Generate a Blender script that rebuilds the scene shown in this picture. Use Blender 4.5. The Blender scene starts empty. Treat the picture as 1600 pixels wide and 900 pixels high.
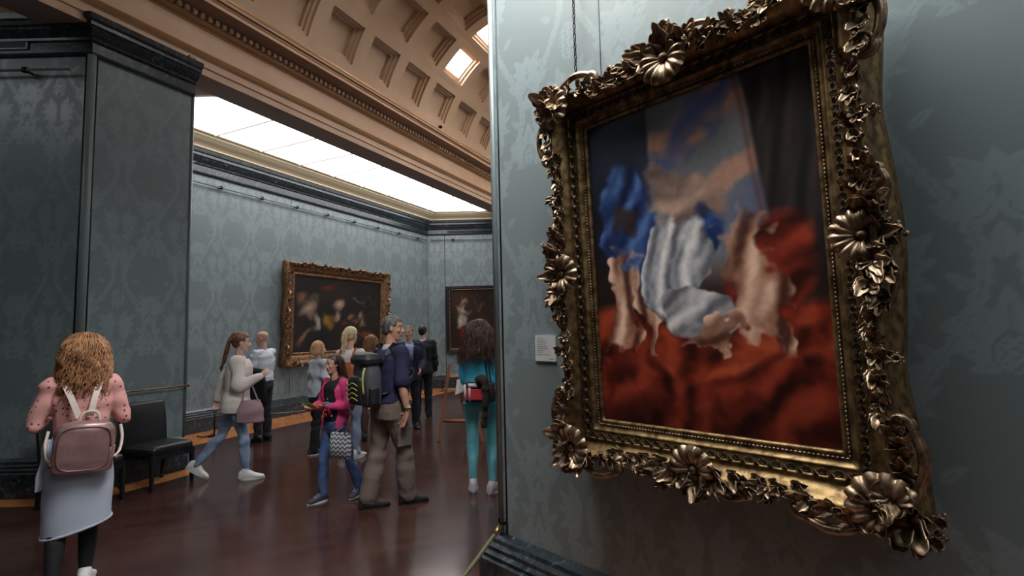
import bpy, bmesh, math, random
import numpy as np
from mathutils import Vector, Matrix
random.seed(7); RNG = np.random.RandomState(11)
SC = bpy.context.scene
COL = SC.collection
PI = math.pi

# ---------------------------------------------------------------- camera
CAMH = 1.65
PITCH, ROLL, FPX = math.radians(4.8), math.radians(-1.4), 810.0
_f = Vector((0, math.cos(PITCH), math.sin(PITCH))); _u = Vector((0, -math.sin(PITCH), math.cos(PITCH))); _r = Vector((1, 0, 0))
CR = _r*math.cos(ROLL) + _u*math.sin(ROLL)
CU = -_r*math.sin(ROLL) + _u*math.cos(ROLL)
cam_data = bpy.data.cameras.new('camera'); cam = bpy.data.objects.new('camera', cam_data); COL.objects.link(cam)
cam_data.sensor_width = 36; cam_data.lens = FPX/1600*36; cam_data.clip_start = .05; cam_data.clip_end = 200
M = Matrix((CR, CU, -_f)).transposed().to_4x4(); M.translation = Vector((0, 0, CAMH))
cam.matrix_world = M
SC.camera = cam

# ---------------------------------------------------------------- exposure and world
SC.view_settings.view_transform = 'Standard'
try: SC.view_settings.look = 'None'
except Exception: pass
SC.view_settings.gamma = 1
SC.view_settings.use_curve_mapping = False
SC.view_settings.exposure = 0.0
world = bpy.data.worlds.new('world'); SC.world = world; world.use_nodes = True
world.node_tree.nodes['Background'].inputs[0].default_value = (.80, .90, 1, 1)
world.node_tree.nodes['Background'].inputs[1].default_value = .5
E_FAR = 4.8       # laylight of the far room
E_VAULT = 32.0
E_HALL = 25.0
E_LEFT = 2.5  #    # glow of the left hall laylight and of the added fill panel

# ---------------------------------------------------------------- helpers
class MB:
    """collects vertices and faces of one mesh"""
    def __init__(s): s.v = []; s.f = []
    def add(s, vs, fs):
        n = len(s.v); s.v += [tuple(map(float, p)) for p in vs]; s.f += [tuple(i+n for i in f) for f in fs]; return s
    def box(s, x0, x1, y0, y1, z0, z1, xf=None):
        vs = [(x, y, z) for z in (z0, z1) for y in (y0, y1) for x in (x0, x1)]
        if xf: vs = [xf(p) for p in vs]
        return s.add(vs, [(0,2,3,1),(4,5,7,6),(0,1,5,4),(2,6,7,3),(0,4,6,2),(1,3,7,5)])
    def grid(s, P, closed_u=False, closed_v=False, flip=False):
        P = np.asarray(P, float); a, b = P.shape[:2]; vs = P.reshape(-1, 3)
        fs = []
        for i in range(a if closed_u else a-1):
            for j in range(b if closed_v else b-1):
                q = (i*b+j, ((i+1)%a)*b+j, ((i+1)%a)*b+(j+1)%b, i*b+(j+1)%b)
                fs.append(q[::-1] if flip else q)
        return s.add(vs, fs)
    def rings(s, R, cap=True):
        """list of rings (k x 3 arrays) lofted into a closed tube"""
        R = np.asarray(R, float); a, b = R.shape[:2]; n = len(s.v)
        s.grid(R, closed_v=True)
        if cap:
            s.f.append(tuple(n+j for j in range(b))); s.f.append(tuple(n+(a-1)*b+j for j in range(b))[::-1])
        return s
    def tube(s, pts, rad, k=8, cap=True, flat=1.0):
        pts = [Vector(p) for p in pts]; n = len(pts)
        rad = [rad]*n if np.isscalar(rad) else list(rad)
        up = Vector((0, 0, 1)); R = []; prevx = None
        for i, p in enumerate(pts):
            t = (pts[min(i+1, n-1)]-pts[max(i-1, 0)])
            if t.length < 1e-9: t = Vector((0, 0, 1))
            t.normalize()
            if prevx is None:
                x = t.cross(up)
                if x.length < .1: x = t.cross(Vector((1, 0, 0)))
            else: x = prevx - t*prevx.dot(t)
            if x.length < 1e-6: x = t.cross(Vector((0, 1, 0)))
            x.normalize(); y = t.cross(x); prevx = x
            R.append([tuple(p + x*(math.cos(2*PI*j/k)*rad[i]) + y*(math.sin(2*PI*j/k)*rad[i]*flat)) for j in range(k)])
        return s.rings(R, cap)
    def ball(s, c, r, n=10, m=8, rot=None):
        r = (r, r, r) if np.isscalar(r) else r; P = []
        for i in range(m+1):
            th = PI*i/m; th = min(max(th, .02), PI-.02)
            row = []
            for j in range(n):
                ph = 2*PI*j/n
                q = Vector((math.sin(th)*math.cos(ph)*r[0], math.sin(th)*math.sin(ph)*r[1], -math.cos(th)*r[2]))
                if rot is not None: q = rot @ q
                row.append(tuple(Vector(c)+q))
            P.append(row)
        return s.rings(P)
    def capsule(s, a, b, ra, rb, k=14):
        a, b = Vector(a), Vector(b); d = (b-a)
        if d.length < 1e-6: return s.ball(a, max(ra, rb))
        d.normalize(); pts = []; rr = []
        for t in (-.98, -.8, -.5): pts.append(a+d*ra*t); rr.append(ra*math.sqrt(1-t*t))
        pts.append(a); rr.append(ra); pts.append(b); rr.append(rb)
        for t in (.5, .8, .98): pts.append(b+d*rb*t); rr.append(rb*math.sqrt(1-t*t))
        return s.tube(pts, rr, k)
    def prism(s, poly, z0, z1):
        n = len(poly); vs = [(x, y, z0) for x, y in poly]+[(x, y, z1) for x, y in poly]
        fs = [tuple(range(n))[::-1], tuple(range(n, 2*n))]+[(i, (i+1)%n, n+(i+1)%n, n+i) for i in range(n)]
        return s.add(vs, fs)
    def map(s, fn): s.v = [tuple(fn(Vector(p))) for p in s.v]; return s
    def mesh(s, name='mesh', smooth=True, recalc=True):
        me = bpy.data.meshes.new(name); me.from_pydata(s.v, [], s.f)
        if recalc:
            bm = bmesh.new(); bm.from_mesh(me); bmesh.ops.recalc_face_normals(bm, faces=bm.faces); bm.to_mesh(me); bm.free()
        if smooth: me.polygons.foreach_set('use_smooth', [True]*len(me.polygons))
        return me

def obj(name, me, m=None, parent=None, smooth=True, loc=None, bevel=0, auto=None):
    if isinstance(me, MB): me = me.mesh(name, smooth)
    o = bpy.data.objects.new(name, me); COL.objects.link(o)
    if m is not None and not me.materials: me.materials.append(m)
    if parent is not None: o.parent = parent
    if loc is not None: o.location = loc
    if bevel:
        b = o.modifiers.new('edge', 'BEVEL'); b.width = bevel; b.segments = 2; b.limit_method = 'ANGLE'; b.angle_limit = .6
    if auto: me.set_sharp_from_angle(angle=math.radians(auto))
    return o
def thing(name, label, cat, loc=(0,0,0), rz=0, group=None):
    o = bpy.data.objects.new(name, None); COL.objects.link(o); o.location = loc; o.rotation_euler = (0, 0, rz)
    o.empty_display_size = .1
    return tag(o, label, cat, group)
def tag(o, label=None, cat=None, group=None):
    if label: o['label'] = label
    if cat: o['category'] = cat
    if group: o['group'] = group
    return o
def struct(name, me, m, smooth=False, **k):
    o = obj(name, me, m, smooth=smooth, **k); o['kind'] = 'structure'; return o
def dup_tree(o, parent=None):
    c = o.copy(); COL.objects.link(c); c.parent = parent
    for ch in list(o.children): dup_tree(ch, c)
    return c

def lin(r, g, b):
    f = lambda c: (c/255/12.92) if c/255 <= .04045 else ((c/255+.055)/1.055)**2.4
    return (f(r), f(g), f(b), 1)
def mat(name, rgb, rough=.6, metal=0, spec=.5, noise=None, bump=None, sheen=0, coat=0, emit=None, lin_rgb=None, var=.0):
    m = bpy.data.materials.new(name); m.use_nodes = True; nt = m.node_tree; b = nt.nodes['Principled BSDF']
    c = lin_rgb or lin(*rgb)
    b.inputs['Base Color'].default_value = c; b.inputs['Roughness'].default_value = rough; b.inputs['Metallic'].default_value = metal
    b.inputs['Specular IOR Level'].default_value = spec
    if sheen: b.inputs['Sheen Weight'].default_value = sheen
    if coat: b.inputs['Coat Weight'].default_value = coat; b.inputs['Coat Roughness'].default_value = .12
    if emit: b.inputs['Emission Color'].default_value = emit[0]; b.inputs['Emission Strength'].default_value = emit[1]
    if noise or bump:
        tc = nt.nodes.new('ShaderNodeTexCoord')
    if noise:   # (rgb2, scale, detail, lo, hi)
        n = nt.nodes.new('ShaderNodeTexNoise'); n.inputs['Scale'].default_value = noise[1]; n.inputs['Detail'].default_value = noise[2]
        r = nt.nodes.new('ShaderNodeValToRGB'); r.color_ramp.elements[0].position = noise[3]; r.color_ramp.elements[1].position = noise[4]
        r.color_ramp.elements[0].color = c; r.color_ramp.elements[1].color = lin(*noise[0])
        nt.links.new(tc.outputs['Object'], n.inputs['Vector']); nt.links.new(n.outputs['Fac'], r.inputs['Fac']); nt.links.new(r.outputs['Color'], b.inputs['Base Color'])
    if bump:    # (scale, strength, distance)
        n = nt.nodes.new('ShaderNodeTexNoise'); n.inputs['Scale'].default_value = bump[0]; n.inputs['Detail'].default_value = 4
        bp = nt.nodes.new('ShaderNodeBump'); bp.inputs['Strength'].default_value = bump[1]; bp.inputs['Distance'].default_value = bump[2]
        nt.links.new(tc.outputs['Object'], n.inputs['Vector']); nt.links.new(n.outputs['Fac'], bp.inputs['Height']); nt.links.new(bp.outputs['Normal'], b.inputs['Normal'])
    return m
def attr_mat(name, attr, c0, c1, r0, r1, sheen=0, bump=0, mottle=.0):
    """two-tone cloth whose figure is a float attribute of the mesh"""
    m = bpy.data.materials.new(name); m.use_nodes = True; nt = m.node_tree; b = nt.nodes['Principled BSDF']; L = nt.links.new
    a = nt.nodes.new('ShaderNodeAttribute'); a.attribute_name = attr
    mx = nt.nodes.new('ShaderNodeMix'); mx.data_type = 'RGBA'; mx.inputs['A'].default_value = lin(*c0); mx.inputs['B'].default_value = lin(*c1)
    L(a.outputs['Fac'], mx.inputs['Factor']); 
    mr = nt.nodes.new('ShaderNodeMapRange'); mr.inputs['To Min'].default_value = r0; mr.inputs['To Max'].default_value = r1
    L(a.outputs['Fac'], mr.inputs['Value']); L(mr.outputs['Result'], b.inputs['Roughness'])
    tc = nt.nodes.new('ShaderNodeTexCoord'); n = nt.nodes.new('ShaderNodeTexNoise'); n.inputs['Scale'].default_value = 1.3; n.inputs['Detail'].default_value = 5
    L(tc.outputs['Object'], n.inputs['Vector'])
    m2 = nt.nodes.new('ShaderNodeMix'); m2.data_type = 'RGBA'; m2.blend_type = 'MULTIPLY'; m2.inputs['Factor'].default_value = 1
    rr = nt.nodes.new('ShaderNodeValToRGB'); rr.color_ramp.elements[0].position = .3; rr.color_ramp.elements[1].position = .7
    rr.color_ramp.elements[0].color = (1-mottle,)*3+(1,); rr.color_ramp.elements[1].color = (1, 1, 1, 1)
    L(n.outputs['Fac'], rr.inputs['Fac']); L(mx.outputs['Result'], m2.inputs['A']); L(rr.outputs['Color'], m2.inputs['B']); L(m2.outputs['Result'], b.inputs['Base Color'])
    if sheen: b.inputs['Sheen Weight'].default_value = sheen; b.inputs['Sheen Roughness'].default_value = .4
    if bump:
        bp = nt.nodes.new('ShaderNodeBump'); bp.inputs['Strength'].default_value = bump; bp.inputs['Distance'].default_value = .002
        L(a.outputs['Fac'], bp.inputs['Height']); L(bp.outputs['Normal'], b.inputs['Normal'])
    return m

# ---------------------------------------------------------------- directions of the building
AZB = math.radians(25.4)
UD = Vector((math.sin(AZB), math.cos(AZB), 0)); VD = Vector((math.cos(AZB), -math.sin(AZB), 0))
def uv(u, v, z=0): return UD*u + VD*v + Vector((0, 0, z))
AZC = math.radians(137.58)
CD = Vector((math.sin(AZC), math.cos(AZC), 0)); CN = Vector((CD.y, -CD.x, 0))     # wall C: along, and out into the hall
C0 = Vector((-.10, 3.47, 0))
def wc(s, n, z): return C0 + CD*s + CN*n + Vector((0, 0, z))

# ---------------------------------------------------------------- materials of the building
M_silk = attr_mat('damask_silk', 'figure', (111, 123, 125), (127, 140, 143), .46, .33, sheen=.3, bump=.15, mottle=.08)
M_plain = mat('green_silk_plain', (106, 118, 119), .5, sheen=.2)
def marble():
    m = bpy.data.materials.new('dark_marble'); m.use_nodes = True; nt = m.node_tree; b = nt.nodes['Principled BSDF']; L = nt.links.new
    tc = nt.nodes.new('ShaderNodeTexCoord'); n = nt.nodes.new('ShaderNodeTexNoise'); n.inputs['Scale'].default_value = 9; n.inputs['Detail'].default_value = 9; n.inputs['Distortion'].default_value = 2.2; n.inputs['Roughness'].default_value = .72
    r = nt.nodes.new('ShaderNodeValToRGB'); e = r.color_ramp.elements
    e[0].position = .40; e[0].color = lin(24, 30, 34); e[1].position = .76; e[1].color = lin(186, 196, 202)
    x = e.new(.55); x.color = lin(44, 54, 60); x = e.new(.63); x.color = lin(84, 96, 104)
    L(tc.outputs['Object'], n.inputs['Vector']); L(n.outputs['Fac'], r.inputs['Fac']); L(r.outputs['Color'], b.inputs['Base Color'])
    b.inputs['Roughness'].default_value = .3; b.inputs['Specular IOR Level'].default_value = .6
    return m
M_marble = marble()
M_cream = mat('cream_plaster', (214, 180, 150), .6, noise=((204, 168, 138), 2.0, 3, .35, .65))
M_gilt_line = mat('gilded_moulding', (176, 128, 78), .42, .55)
M_vault = mat('vault_plaster', (206, 178, 148), .65, noise=((194, 164, 134), 1.2, 4, .3, .7))
M_brown = mat('brown_plaster', (150, 120, 98), .6)
M_soffit = mat('beam_soffit', (150, 128, 118), .7)
M_day = mat('laylight_glass', (240, 240, 240), .4, emit=((1, .985, .97, 1), E_FAR))
M_dayv = mat('vault_glass', (240, 240, 240), .4, emit=((.93, .96, 1, 1), E_VAULT))
M_dayh = mat('hall_laylight_glass', (240, 240, 240), .4, emit=((.96, .98, 1, 1), E_HALL))
M_dayl = mat('hall_laylight_glass_left', (240, 240, 240), .4, emit=((.90, .97, 1, 1), E_LEFT))
M_mull = mat('laylight_bar', (196, 190, 184), .5)
M_bead = mat('corner_bead', (122, 132, 133), .35, .2)
M_dark = mat('dark_metal', (26, 26, 28), .4, .6)
M_brass = mat('brass', (150, 124, 84), .3, .9)

def parquet(name, c1, c2, c3, rough, rot, bw=.09, bl=.9):
    m = bpy.data.materials.new(name); m.use_nodes = True; nt = m.node_tree; b = nt.nodes['Principled BSDF']; L = nt.links.new
    tc = nt.nodes.new('ShaderNodeTexCoord'); mp = nt.nodes.new('ShaderNodeMapping'); mp.inputs['Rotation'].default_value = (0, 0, rot)
    br = nt.nodes.new('ShaderNodeTexBrick'); br.inputs['Scale'].default_value = 1; br.inputs['Brick Width'].default_value = bl; br.inputs['Row Height'].default_value = bw
    br.inputs['Mortar Size'].default_value = .0012; br.inputs['Mortar Smooth'].default_value = .3; br.offset = .4
    br.inputs['Color1'].default_value = lin(*c1); br.inputs['Color2'].default_value = lin(*c2); br.inputs['Mortar'].default_value = lin(20, 12, 10)
    L(tc.outputs['Object'], mp.inputs['Vector']); L(mp.outputs['Vector'], br.inputs['Vector'])
    n = nt.nodes.new('ShaderNodeTexNoise'); n.inputs['Scale'].default_value = 1.1; n.inputs['Detail'].default_value = 6
    L(tc.outputs['Object'], n.inputs['Vector'])
    mx = nt.nodes.new('ShaderNodeMix'); mx.data_type = 'RGBA'; mx.inputs['B'].default_value = lin(*c3)
    rr = nt.nodes.new('ShaderNodeMapRange'); rr.inputs['From Min'].default_value = .45; rr.inputs['From Max'].default_value = .75; rr.inputs['To Max'].default_value = .7
    L(n.outputs['Fac'], rr.inputs['Value']); L(rr.outputs['Result'], mx.inputs['Factor']); L(br.outputs['Color'], mx.inputs['A']); L(mx.outputs['Result'], b.inputs['Base Color'])
    n2 = nt.nodes.new('ShaderNodeTexNoise'); n2.inputs['Scale'].default_value = 3; n2.inputs['Detail'].default_value = 5; L(tc.outputs['Object'], n2.inputs['Vector'])
    r2 = nt.nodes.new('ShaderNodeMapRange'); r2.inputs['To Min'].default_value = rough*.75; r2.inputs['To Max'].default_value = rough*1.3
    L(n2.outputs['Fac'], r2.inputs['Value']); L(r2.outputs['Result'], b.inputs['Roughness'])
    b.inputs['Specular IOR Level'].default_value = .5
    return m
M_floor = parquet('dark_polished_parquet', (74, 46, 40), (56, 36, 33), (88, 56, 46), .17, -AZB)
M_border = parquet('oak_border_boards', (186, 122, 70), (160, 98, 56), (196, 132, 80), .25, -AZB+PI/2, .12, 1.4)

# ---------------------------------------------------------------- the damask figure
def damask(s, z):
    P = .713; x = np.abs((s/P) % 1.0 - .5)*P          # 0 on one axis, P/2 on the other
    x = P/2 - x                                       # axis A at s = 0 mod P ; axis B at P/2
    T = 1.22; y = z % T
    fig = np.zeros_like(s)
    def sm(d, w=.006): return np.clip(.5 - d/w, 0, 1)
    def leaf(cx, cy, L, W, ang, lobes=0):
        ca, sa = math.cos(ang), math.sin(ang); dx = x-cx; dy = y-cy
        a = dx*sa + dy*ca; b = dx*ca - dy*sa; t = np.clip(a/L, 0, 1)
        w = W*np.sin(PI*t**.75)*(1 + (.28*np.abs(np.sin(lobes*PI*t)) if lobes else 0))
        m = sm(np.abs(b)-w); m = m*(a > 0)*(a < L)
        vein = np.clip(np.abs(b)/.004, 0, 1)
        return m*np.where(t < .75, vein, 1)
    def ring(cx, cy, r, w, a0=-4, a1=4):
        d = np.hypot(x-cx, y-cy); th = np.arctan2(y-cy, x-cx)
        return sm(np.abs(d-r)-w)*((th > a0) & (th < a1))
    # ogee ribbons with serrated edge
    xb = .178 + .125*np.cos(2*PI*y/T)
    ser = .006*np.sin(2*PI*y/.045)
    rib = sm(np.abs(x-xb)-(.024+ser)) * np.clip(np.abs(x-xb)/.005, .0, 1)
    fig = np.maximum(fig, rib)
    # fruit-and-thistle on axis A
    for cy, s_ in ((.30, 1.0),):
        for a, L, W in ((0, .24, .040), (.42, .23, .034), (.85, .20, .034), (1.3, .16, .028), (1.9, .12, .024)):
            fig = np.maximum(fig, leaf(.004, cy, L*s_, W*s_, a, 4))
        d = np.hypot(x/.055, (y-cy-.02)/.075); seeds = (np.sin(x*230)*np.sin(y*190) > .35)
        fig = np.where(d < 1, np.where(d > .82, 0, np.where(seeds, 0, 1)), fig)
    # heart and scrolls on axis A
    fig = np.maximum(fig, ring(.060, .80, .050, .011)); fig = np.maximum(fig, ring(.060, .80, .024, .008))
    for a, L, W in ((-.2, .17, .03), (.7, .17, .03), (1.25, .14, .026), (2.3, .16, .03)):
        fig = np.maximum(fig, leaf(.01, .86, L, W, a, 3))
    fig = np.maximum(fig, leaf(.0, .62, .13, .03, 0, 2))
    # pine cone, crown and curled leaves on axis B
    xo = P/2
    d = np.hypot((x-xo)/.085, (y-.93)/.13); sc = np.sin((xo-x)*150+np.sin(y*110)*1.2)*np.sin(y*110) > -.2
    fig = np.where(d < 1, np.where(d > .86, .1, sc*1.0), fig)
    for a, L, W in ((-.35, .22, .035), (-.85, .21, .035), (-1.35, .17, .03), (-2.0, .17, .03), (-2.6, .19, .03)):
        fig = np.maximum(fig, leaf(xo-.03, .60, L, W, a, 4)); 
        fig = np.maximum(fig, leaf(xo-.01, .17, L*.95, W*.9, a, 4))
    fig = np.maximum(fig, ring(xo-.055, .42, .042, .010)); fig = np.maximum(fig, ring(xo-.055, .42, .018, .007))
    fig = np.maximum(fig, leaf(xo, .30, .10, .03, 0, 2))
    # sprigs
    for k in range(5):
        yy = .05+.24*k; xx = .17+.10*math.cos(2*PI*yy/T)
        fig = np.maximum(fig, leaf(xx, yy, .10, .018, .9, 2)); fig = np.maximum(fig, leaf(xx, yy+.1, .10, .018, -.9, 2))
    return np.clip(fig, 0, 1)

def damask_wall(name, origin, du, length, z0, z1, res, thick, s_off=0.0, m=None):
    """a wall slab: finely gridded cloth face towards the room, box behind; du along, room on the left-hand normal"""
    du = Vector(du).normalized(); nrm = Vector((du.y, -du.x, 0))
    a = max(2, int(length/res)+1); b = max(2, int((z1-z0)/res)+1)
    S, Z = np.meshgrid(np.linspace(0, length, a), np.linspace(z0, z1, b), indexing='ij')
    X = origin[0]+du.x*S; Y = origin[1]+du.y*S
    P = np.stack([X, Y, Z], -1).reshape(-1, 3)
    idx = np.arange(a*b).reshape(a, b)
    F = np.stack([idx[:-1, :-1], idx[1:, :-1], idx[1:, 1:], idx[:-1, 1:]], -1).reshape(-1, 4)
    ob = []
    for (s, zz) in ((0, z0), (length, z0), (length, z1), (0, z1)):
        p = Vector(origin[:2]+(zz,) if isinstance(origin, tuple) else (origin[0], origin[1], zz)) + du*s; ob.append(p)
    back = [p - nrm*thick for p in ob]
    n = len(P); P = np.vstack([P, np.array([tuple(p) for p in ob+back])])
    F2 = np.array([(n, n+4, n+5, n+1), (n+1, n+5, n+6, n+2), (n+2, n+6, n+7, n+3), (n+3, n+7, n+4, n), (n+4, n+7, n+6, n+5)])
    F = np.vstack([F, F2])
    me = bpy.data.meshes.new(name); me.vertices.add(len(P)); me.vertices.foreach_set('co', P.astype(np.float32).ravel())
    me.loops.add(F.size); me.loops.foreach_set('vertex_index', F.astype(np.int32).ravel())
    me.polygons.add(len(F)); me.polygons.foreach_set('loop_start', np.arange(0, F.size, 4, dtype=np.int32))
    try: me.polygons.foreach_set('loop_total', np.full(len(F), 4, dtype=np.int32))
    except Exception: pass
    me.update(calc_edges=True); me.validate()
    at = me.attributes.new('figure', 'FLOAT', 'POINT')
    vals = np.concatenate([damask(S+s_off, Z).ravel(), np.zeros(8)]).astype(np.float32); at.data.foreach_set('value', vals)
    return struct(name, me, m or M_silk)

def sweep(profile, path, closed=False):
    """profile: (out, z) pairs; path: xy points, 'out' is to the right-hand side when walking the path"""
    n = len(path); P = [Vector((p[0], p[1], 0)) for p in path]; rows = []
    for i in range(n):
        d1 = (P[i]-P[i-1]).normalized() if (i > 0 or closed) else None
        d2 = (P[(i+1) % n]-P[i]).normalized() if (i < n-1 or closed) else None
        if d1 is None: d1 = d2
        if d2 is None: d2 = d1
        n1 = Vector((d1.y, -d1.x, 0)); n2 = Vector((d2.y, -d2.x, 0)); m = (n1+n2); m = m/ max(1e-6, m.dot(n1)) if m.length > 1e-6 else n1
        rows.append([tuple(P[i]+m*o_+Vector((0, 0, z))) for o_, z in profile])
    b = MB(); k = len(profile); b.grid(rows, closed_u=closed)
    if not closed: b.f.append(tuple(range(k))); b.f.append(tuple(range((n-1)*k, n*k))[::-1])
    b.grid([[r[-1], r[0]] for r in rows], closed_u=closed)
    return b
# ================================================================ THE SETTING
M_cove = mat('cream_cove', (206, 190, 160), .6)
PIL = [(-13, 5.75), (-4.79, 5.75), (-4.28, 6.82)]
# floor
fb = MB(); fb.box(-13.5, 9, -5.5, 18, -.12, 0); struct('floor', fb, M_floor)
def strip(name, pts, z=.003):
    b = MB(); b.add([(x, y, z) for x, y in pts]+[(x, y, -.01) for x, y in pts], [(0, 1, 2, 3), (4, 7, 6, 5), (0, 4, 5, 1), (1, 5, 6, 2), (2, 6, 7, 3), (3, 7, 4, 0)])
    return struct(name, b, M_border)
w0 = uv(1.0, -9.14); w1 = Vector((-2.57, 15.86, 0))
f0 = uv(1.0, -8.15); f1 = w1+VD*.99
strip('floor_border_far', [(w0.x, w0.y), (w1.x, w1.y), (f1.x+.2, f1.y-.0), (f0.x, f0.y)])
strip('floor_border_end', [(-2.57, 15.86), (4, 15.86), (4, 15.1), (-2.2, 15.1)], .004)
strip('floor_border_pillar', [(-13, 5.70), (-4.8, 5.70), (-4.5, 5.42), (-13, 5.42)])
strip('floor_border_chamfer', [(-4.79, 5.75), (-4.28, 6.82), (-3.93, 6.62), (-4.5, 5.42)], .0035)
p_, q_ = C0+CN*.1, C0+CD*6+CN*.1; r_, t_ = C0+CD*6+CN*.62, C0+CN*.62-CD*.15
strip('floor_border_gallery', [(p_.x, p_.y), (q_.x, q_.y), (r_.x, r_.y), (t_.x, t_.y)])

# walls
damask_wall('wall_far', (w0.x, w0.y), UD, 12.23, .30, 5.25, .025, .3)
damask_wall('wall_end', (-2.62, 15.86), (1, 0, 0), 7.0, .30, 5.25, .03, .3, s_off=.1)
damask_wall('wall_left', (-10.5, 5.75), (1, 0, 0), 5.71, .36, 5.0, .022, .9)
damask_wall('wall_chamfer', (-4.79, 5.75), (.51, 1.07, 0), 1.186, .36, 5.0, .022, .5)
damask_wall('wall_gallery', (C0.x, C0.y), CD, 3.6, .30, 5.2, .0095, .5, s_off=-.34)
b = MB(); b.prism([(-10.4, 5.80), (-4.82, 5.80), (-4.33, 6.80), (-10.4, 6.80)], 0, 5.2); struct('wall_left_core', b, M_plain)
e_ = C0+CD*3.6; e2 = e_+CD*3.4
b = MB(); b.prism([(e_.x, e_.y), (e2.x, e2.y), (e2.x+1, e2.y+1), (e_.x+1, e_.y+1)], 0, 8.2); struct('wall_gallery_far', b, M_plain)
g1 = C0-CN*.02+UD*.02; g2 = C0+UD*4.5
b = MB(); b.prism([(C0.x+.02, C0.y+.05), (e_.x+.3, e_.y+.3), (e_.x+2.5, e_.y+4), (g2.x, g2.y)], 0, 5.3); struct('wall_gallery_core', b, M_plain)
b = MB(); b.prism([(C0.x, C0.y), (e_.x, e_.y), (e_.x+.5, e_.y+.5), (C0.x+.5, C0.y+.6)], 5.2, 8.3); struct('wall_gallery_upper', b, M_plain)
b = MB(); b.box(-13.5, 9, -5.8, -5.4, 0, 8); struct('wall_back', b, M_plain)
b = MB(); b.box(8.8, 9.1, -5.4, 2, 0, 8); struct('wall_right', b, M_plain)
b = MB(); b.box(-13.8, -13.4, -5.4, 6, 0, 8); struct('wall_side', b, M_plain)

# cornices and bases : profile (out, z)
def corn(z0, h=.41):
    k = h/.41
    return [(0, z0), (.035, z0), (.045, z0+.02*k), (.03, z0+.035*k), (.03, z0+.15*k), (.06, z0+.165*k), (.065, z0+.19*k), (.10, z0+.215*k), (.13, z0+.26*k), (.14, z0+.285*k), (.17, z0+.29*k), (.17, z0+.335*k), (.20, z0+.35*k), (.21, z0+.41*k), (0, z0+.41*k)]
BASE = [(0, 0), (.085, 0), (.085, .25), (.07, .262), (.075, .285), (.055, .30), (.055, .325), (.035, .34), (.03, .365), (.012, .385), (0, .40)]
farpath = [(w0.x, w0.y), (w1.x, w1.y), (4, 15.86)]
struct('trim_1', sweep(corn(4.68), farpath), M_marble)
struct('trim_2', sweep(corn(4.95), PIL), M_marble)
struct('baseboard_far', sweep(BASE, farpath), M_marble)
struct('baseboard_left', sweep([(o, z*1.03) for o, z in BASE], PIL), M_marble)
cpath = [(C0.x+.6, C0.y+1.3), (C0.x, C0.y), (e2.x, e2.y)]
struct('baseboard_gallery', sweep([(o*1.5, z*.9) for o, z in BASE], cpath), M_marble)
# end wall inlaid dark slots and pillar vent recess
b = MB(); b.box(-1.95, 3.5, 15.80, 15.83, 4.74, 4.80); struct('trim_3', b, M_dark)
# vertical beads on corners and seams of the cloth
def bead(name, p, z0, z1, r=.022, m=M_bead):
    b = MB(); b.tube([(p[0], p[1], z0), (p[0], p[1], z1)], r, 10); return struct(name, b, m, smooth=True)
q = C0+CN*.008; bead('trim_4', (q.x, q.y), .36, 5.2, .020)
q = C0+CD*.05+CN*.002; bead('trim_5', (q.x, q.y), .36, 5.2, .006, M_dark)
bead('trim_6', (-4.79, 5.745), .41, 4.95, .045, M_plain)
bead('trim_7', (-4.85, 5.742), .41, 4.95, .010, M_dark)
bead('trim_8', (-4.765, 5.79), .41, 4.95, .010, M_dark)
bead('trim_9', (-4.28, 6.815), .41, 4.95, .018)
for i, u in enumerate((8.05, 10.91, 13.75)):
    if u < 13.2: q = uv(u, -9.137); bead('trim_%d' % (10+i), (q.x, q.y), .4, 4.68, .006, M_plain)
q = uv(7.78, -9.137)
bead('trim_13', (-2.05, 15.857), .4, 4.68, .008, M_dark)
bead('trim_14', (-2.57, 15.85), .4, 4.68, .012, M_plain)
q = uv(12.4, -9.137); bead('trim_15', (q.x, q.y), .4, 4.68, .006, M_plain)
q = wc(.93, .002, 0); bead('trim_16', (q.x, q.y), 2.2, 5.2, .003, M_plain)

# picture rails
def rail(name, a, b_, z, out, nb, label, n):
    a, b_ = Vector(a), Vector(b_); t = thing(name, label, 'picture rail', (a.x, a.y, z), 0)
    bb = MB(); bb.tube([n*out, (b_-a)+n*out], .016, 8); obj('rod', bb, M_bead, t)
    for i in range(nb):
        p = (b_-a)*((i+.5)/nb); bb = MB(); bb.tube([p, p+n*(out+.01)], .014, 6); bb.box(-.025, .025, -.02, .02, -.03, .03, lambda q, p=p: Vector(q)+p+n*out); obj('bracket', bb, M_dark, t)
nF = VD
rail('picture_rail', tuple(uv(5.0, -9.14)), tuple(uv(13.1, -9.14)), 4.50, .07, 9, 'long pale picture rail below the cornice of the wall with the wide dark painting', nF)
rail('picture_rail', (-2.45, 15.86, 0), (1.5, 15.86, 0), 4.52, .06, 3, 'short picture rail above the small black framed painting on the end wall', Vector((0, -1, 0)))
rail('picture_rail', (-10, 5.75, 0), (-4.98, 5.75, 0), 4.75, .09, 5, 'picture rail near the top of the dark green pier on the left', Vector((0, -1, 0)))

# vent in the pier's cornice
t = thing('ventilation_grille', 'dark slotted vent grille set in the marble cornice of the left pier', 'vent', (-5.75, 5.71, 5.03))
b = MB(); b.box(-.9, .24, -.012, .02, -.005, .105); b2 = MB(); b2.box(-.88, .22, -.016, .0, .012, .088)
obj('frame', b, M_bead, t, smooth=False); obj('grille', b2, M_dark, t, smooth=False)

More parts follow.
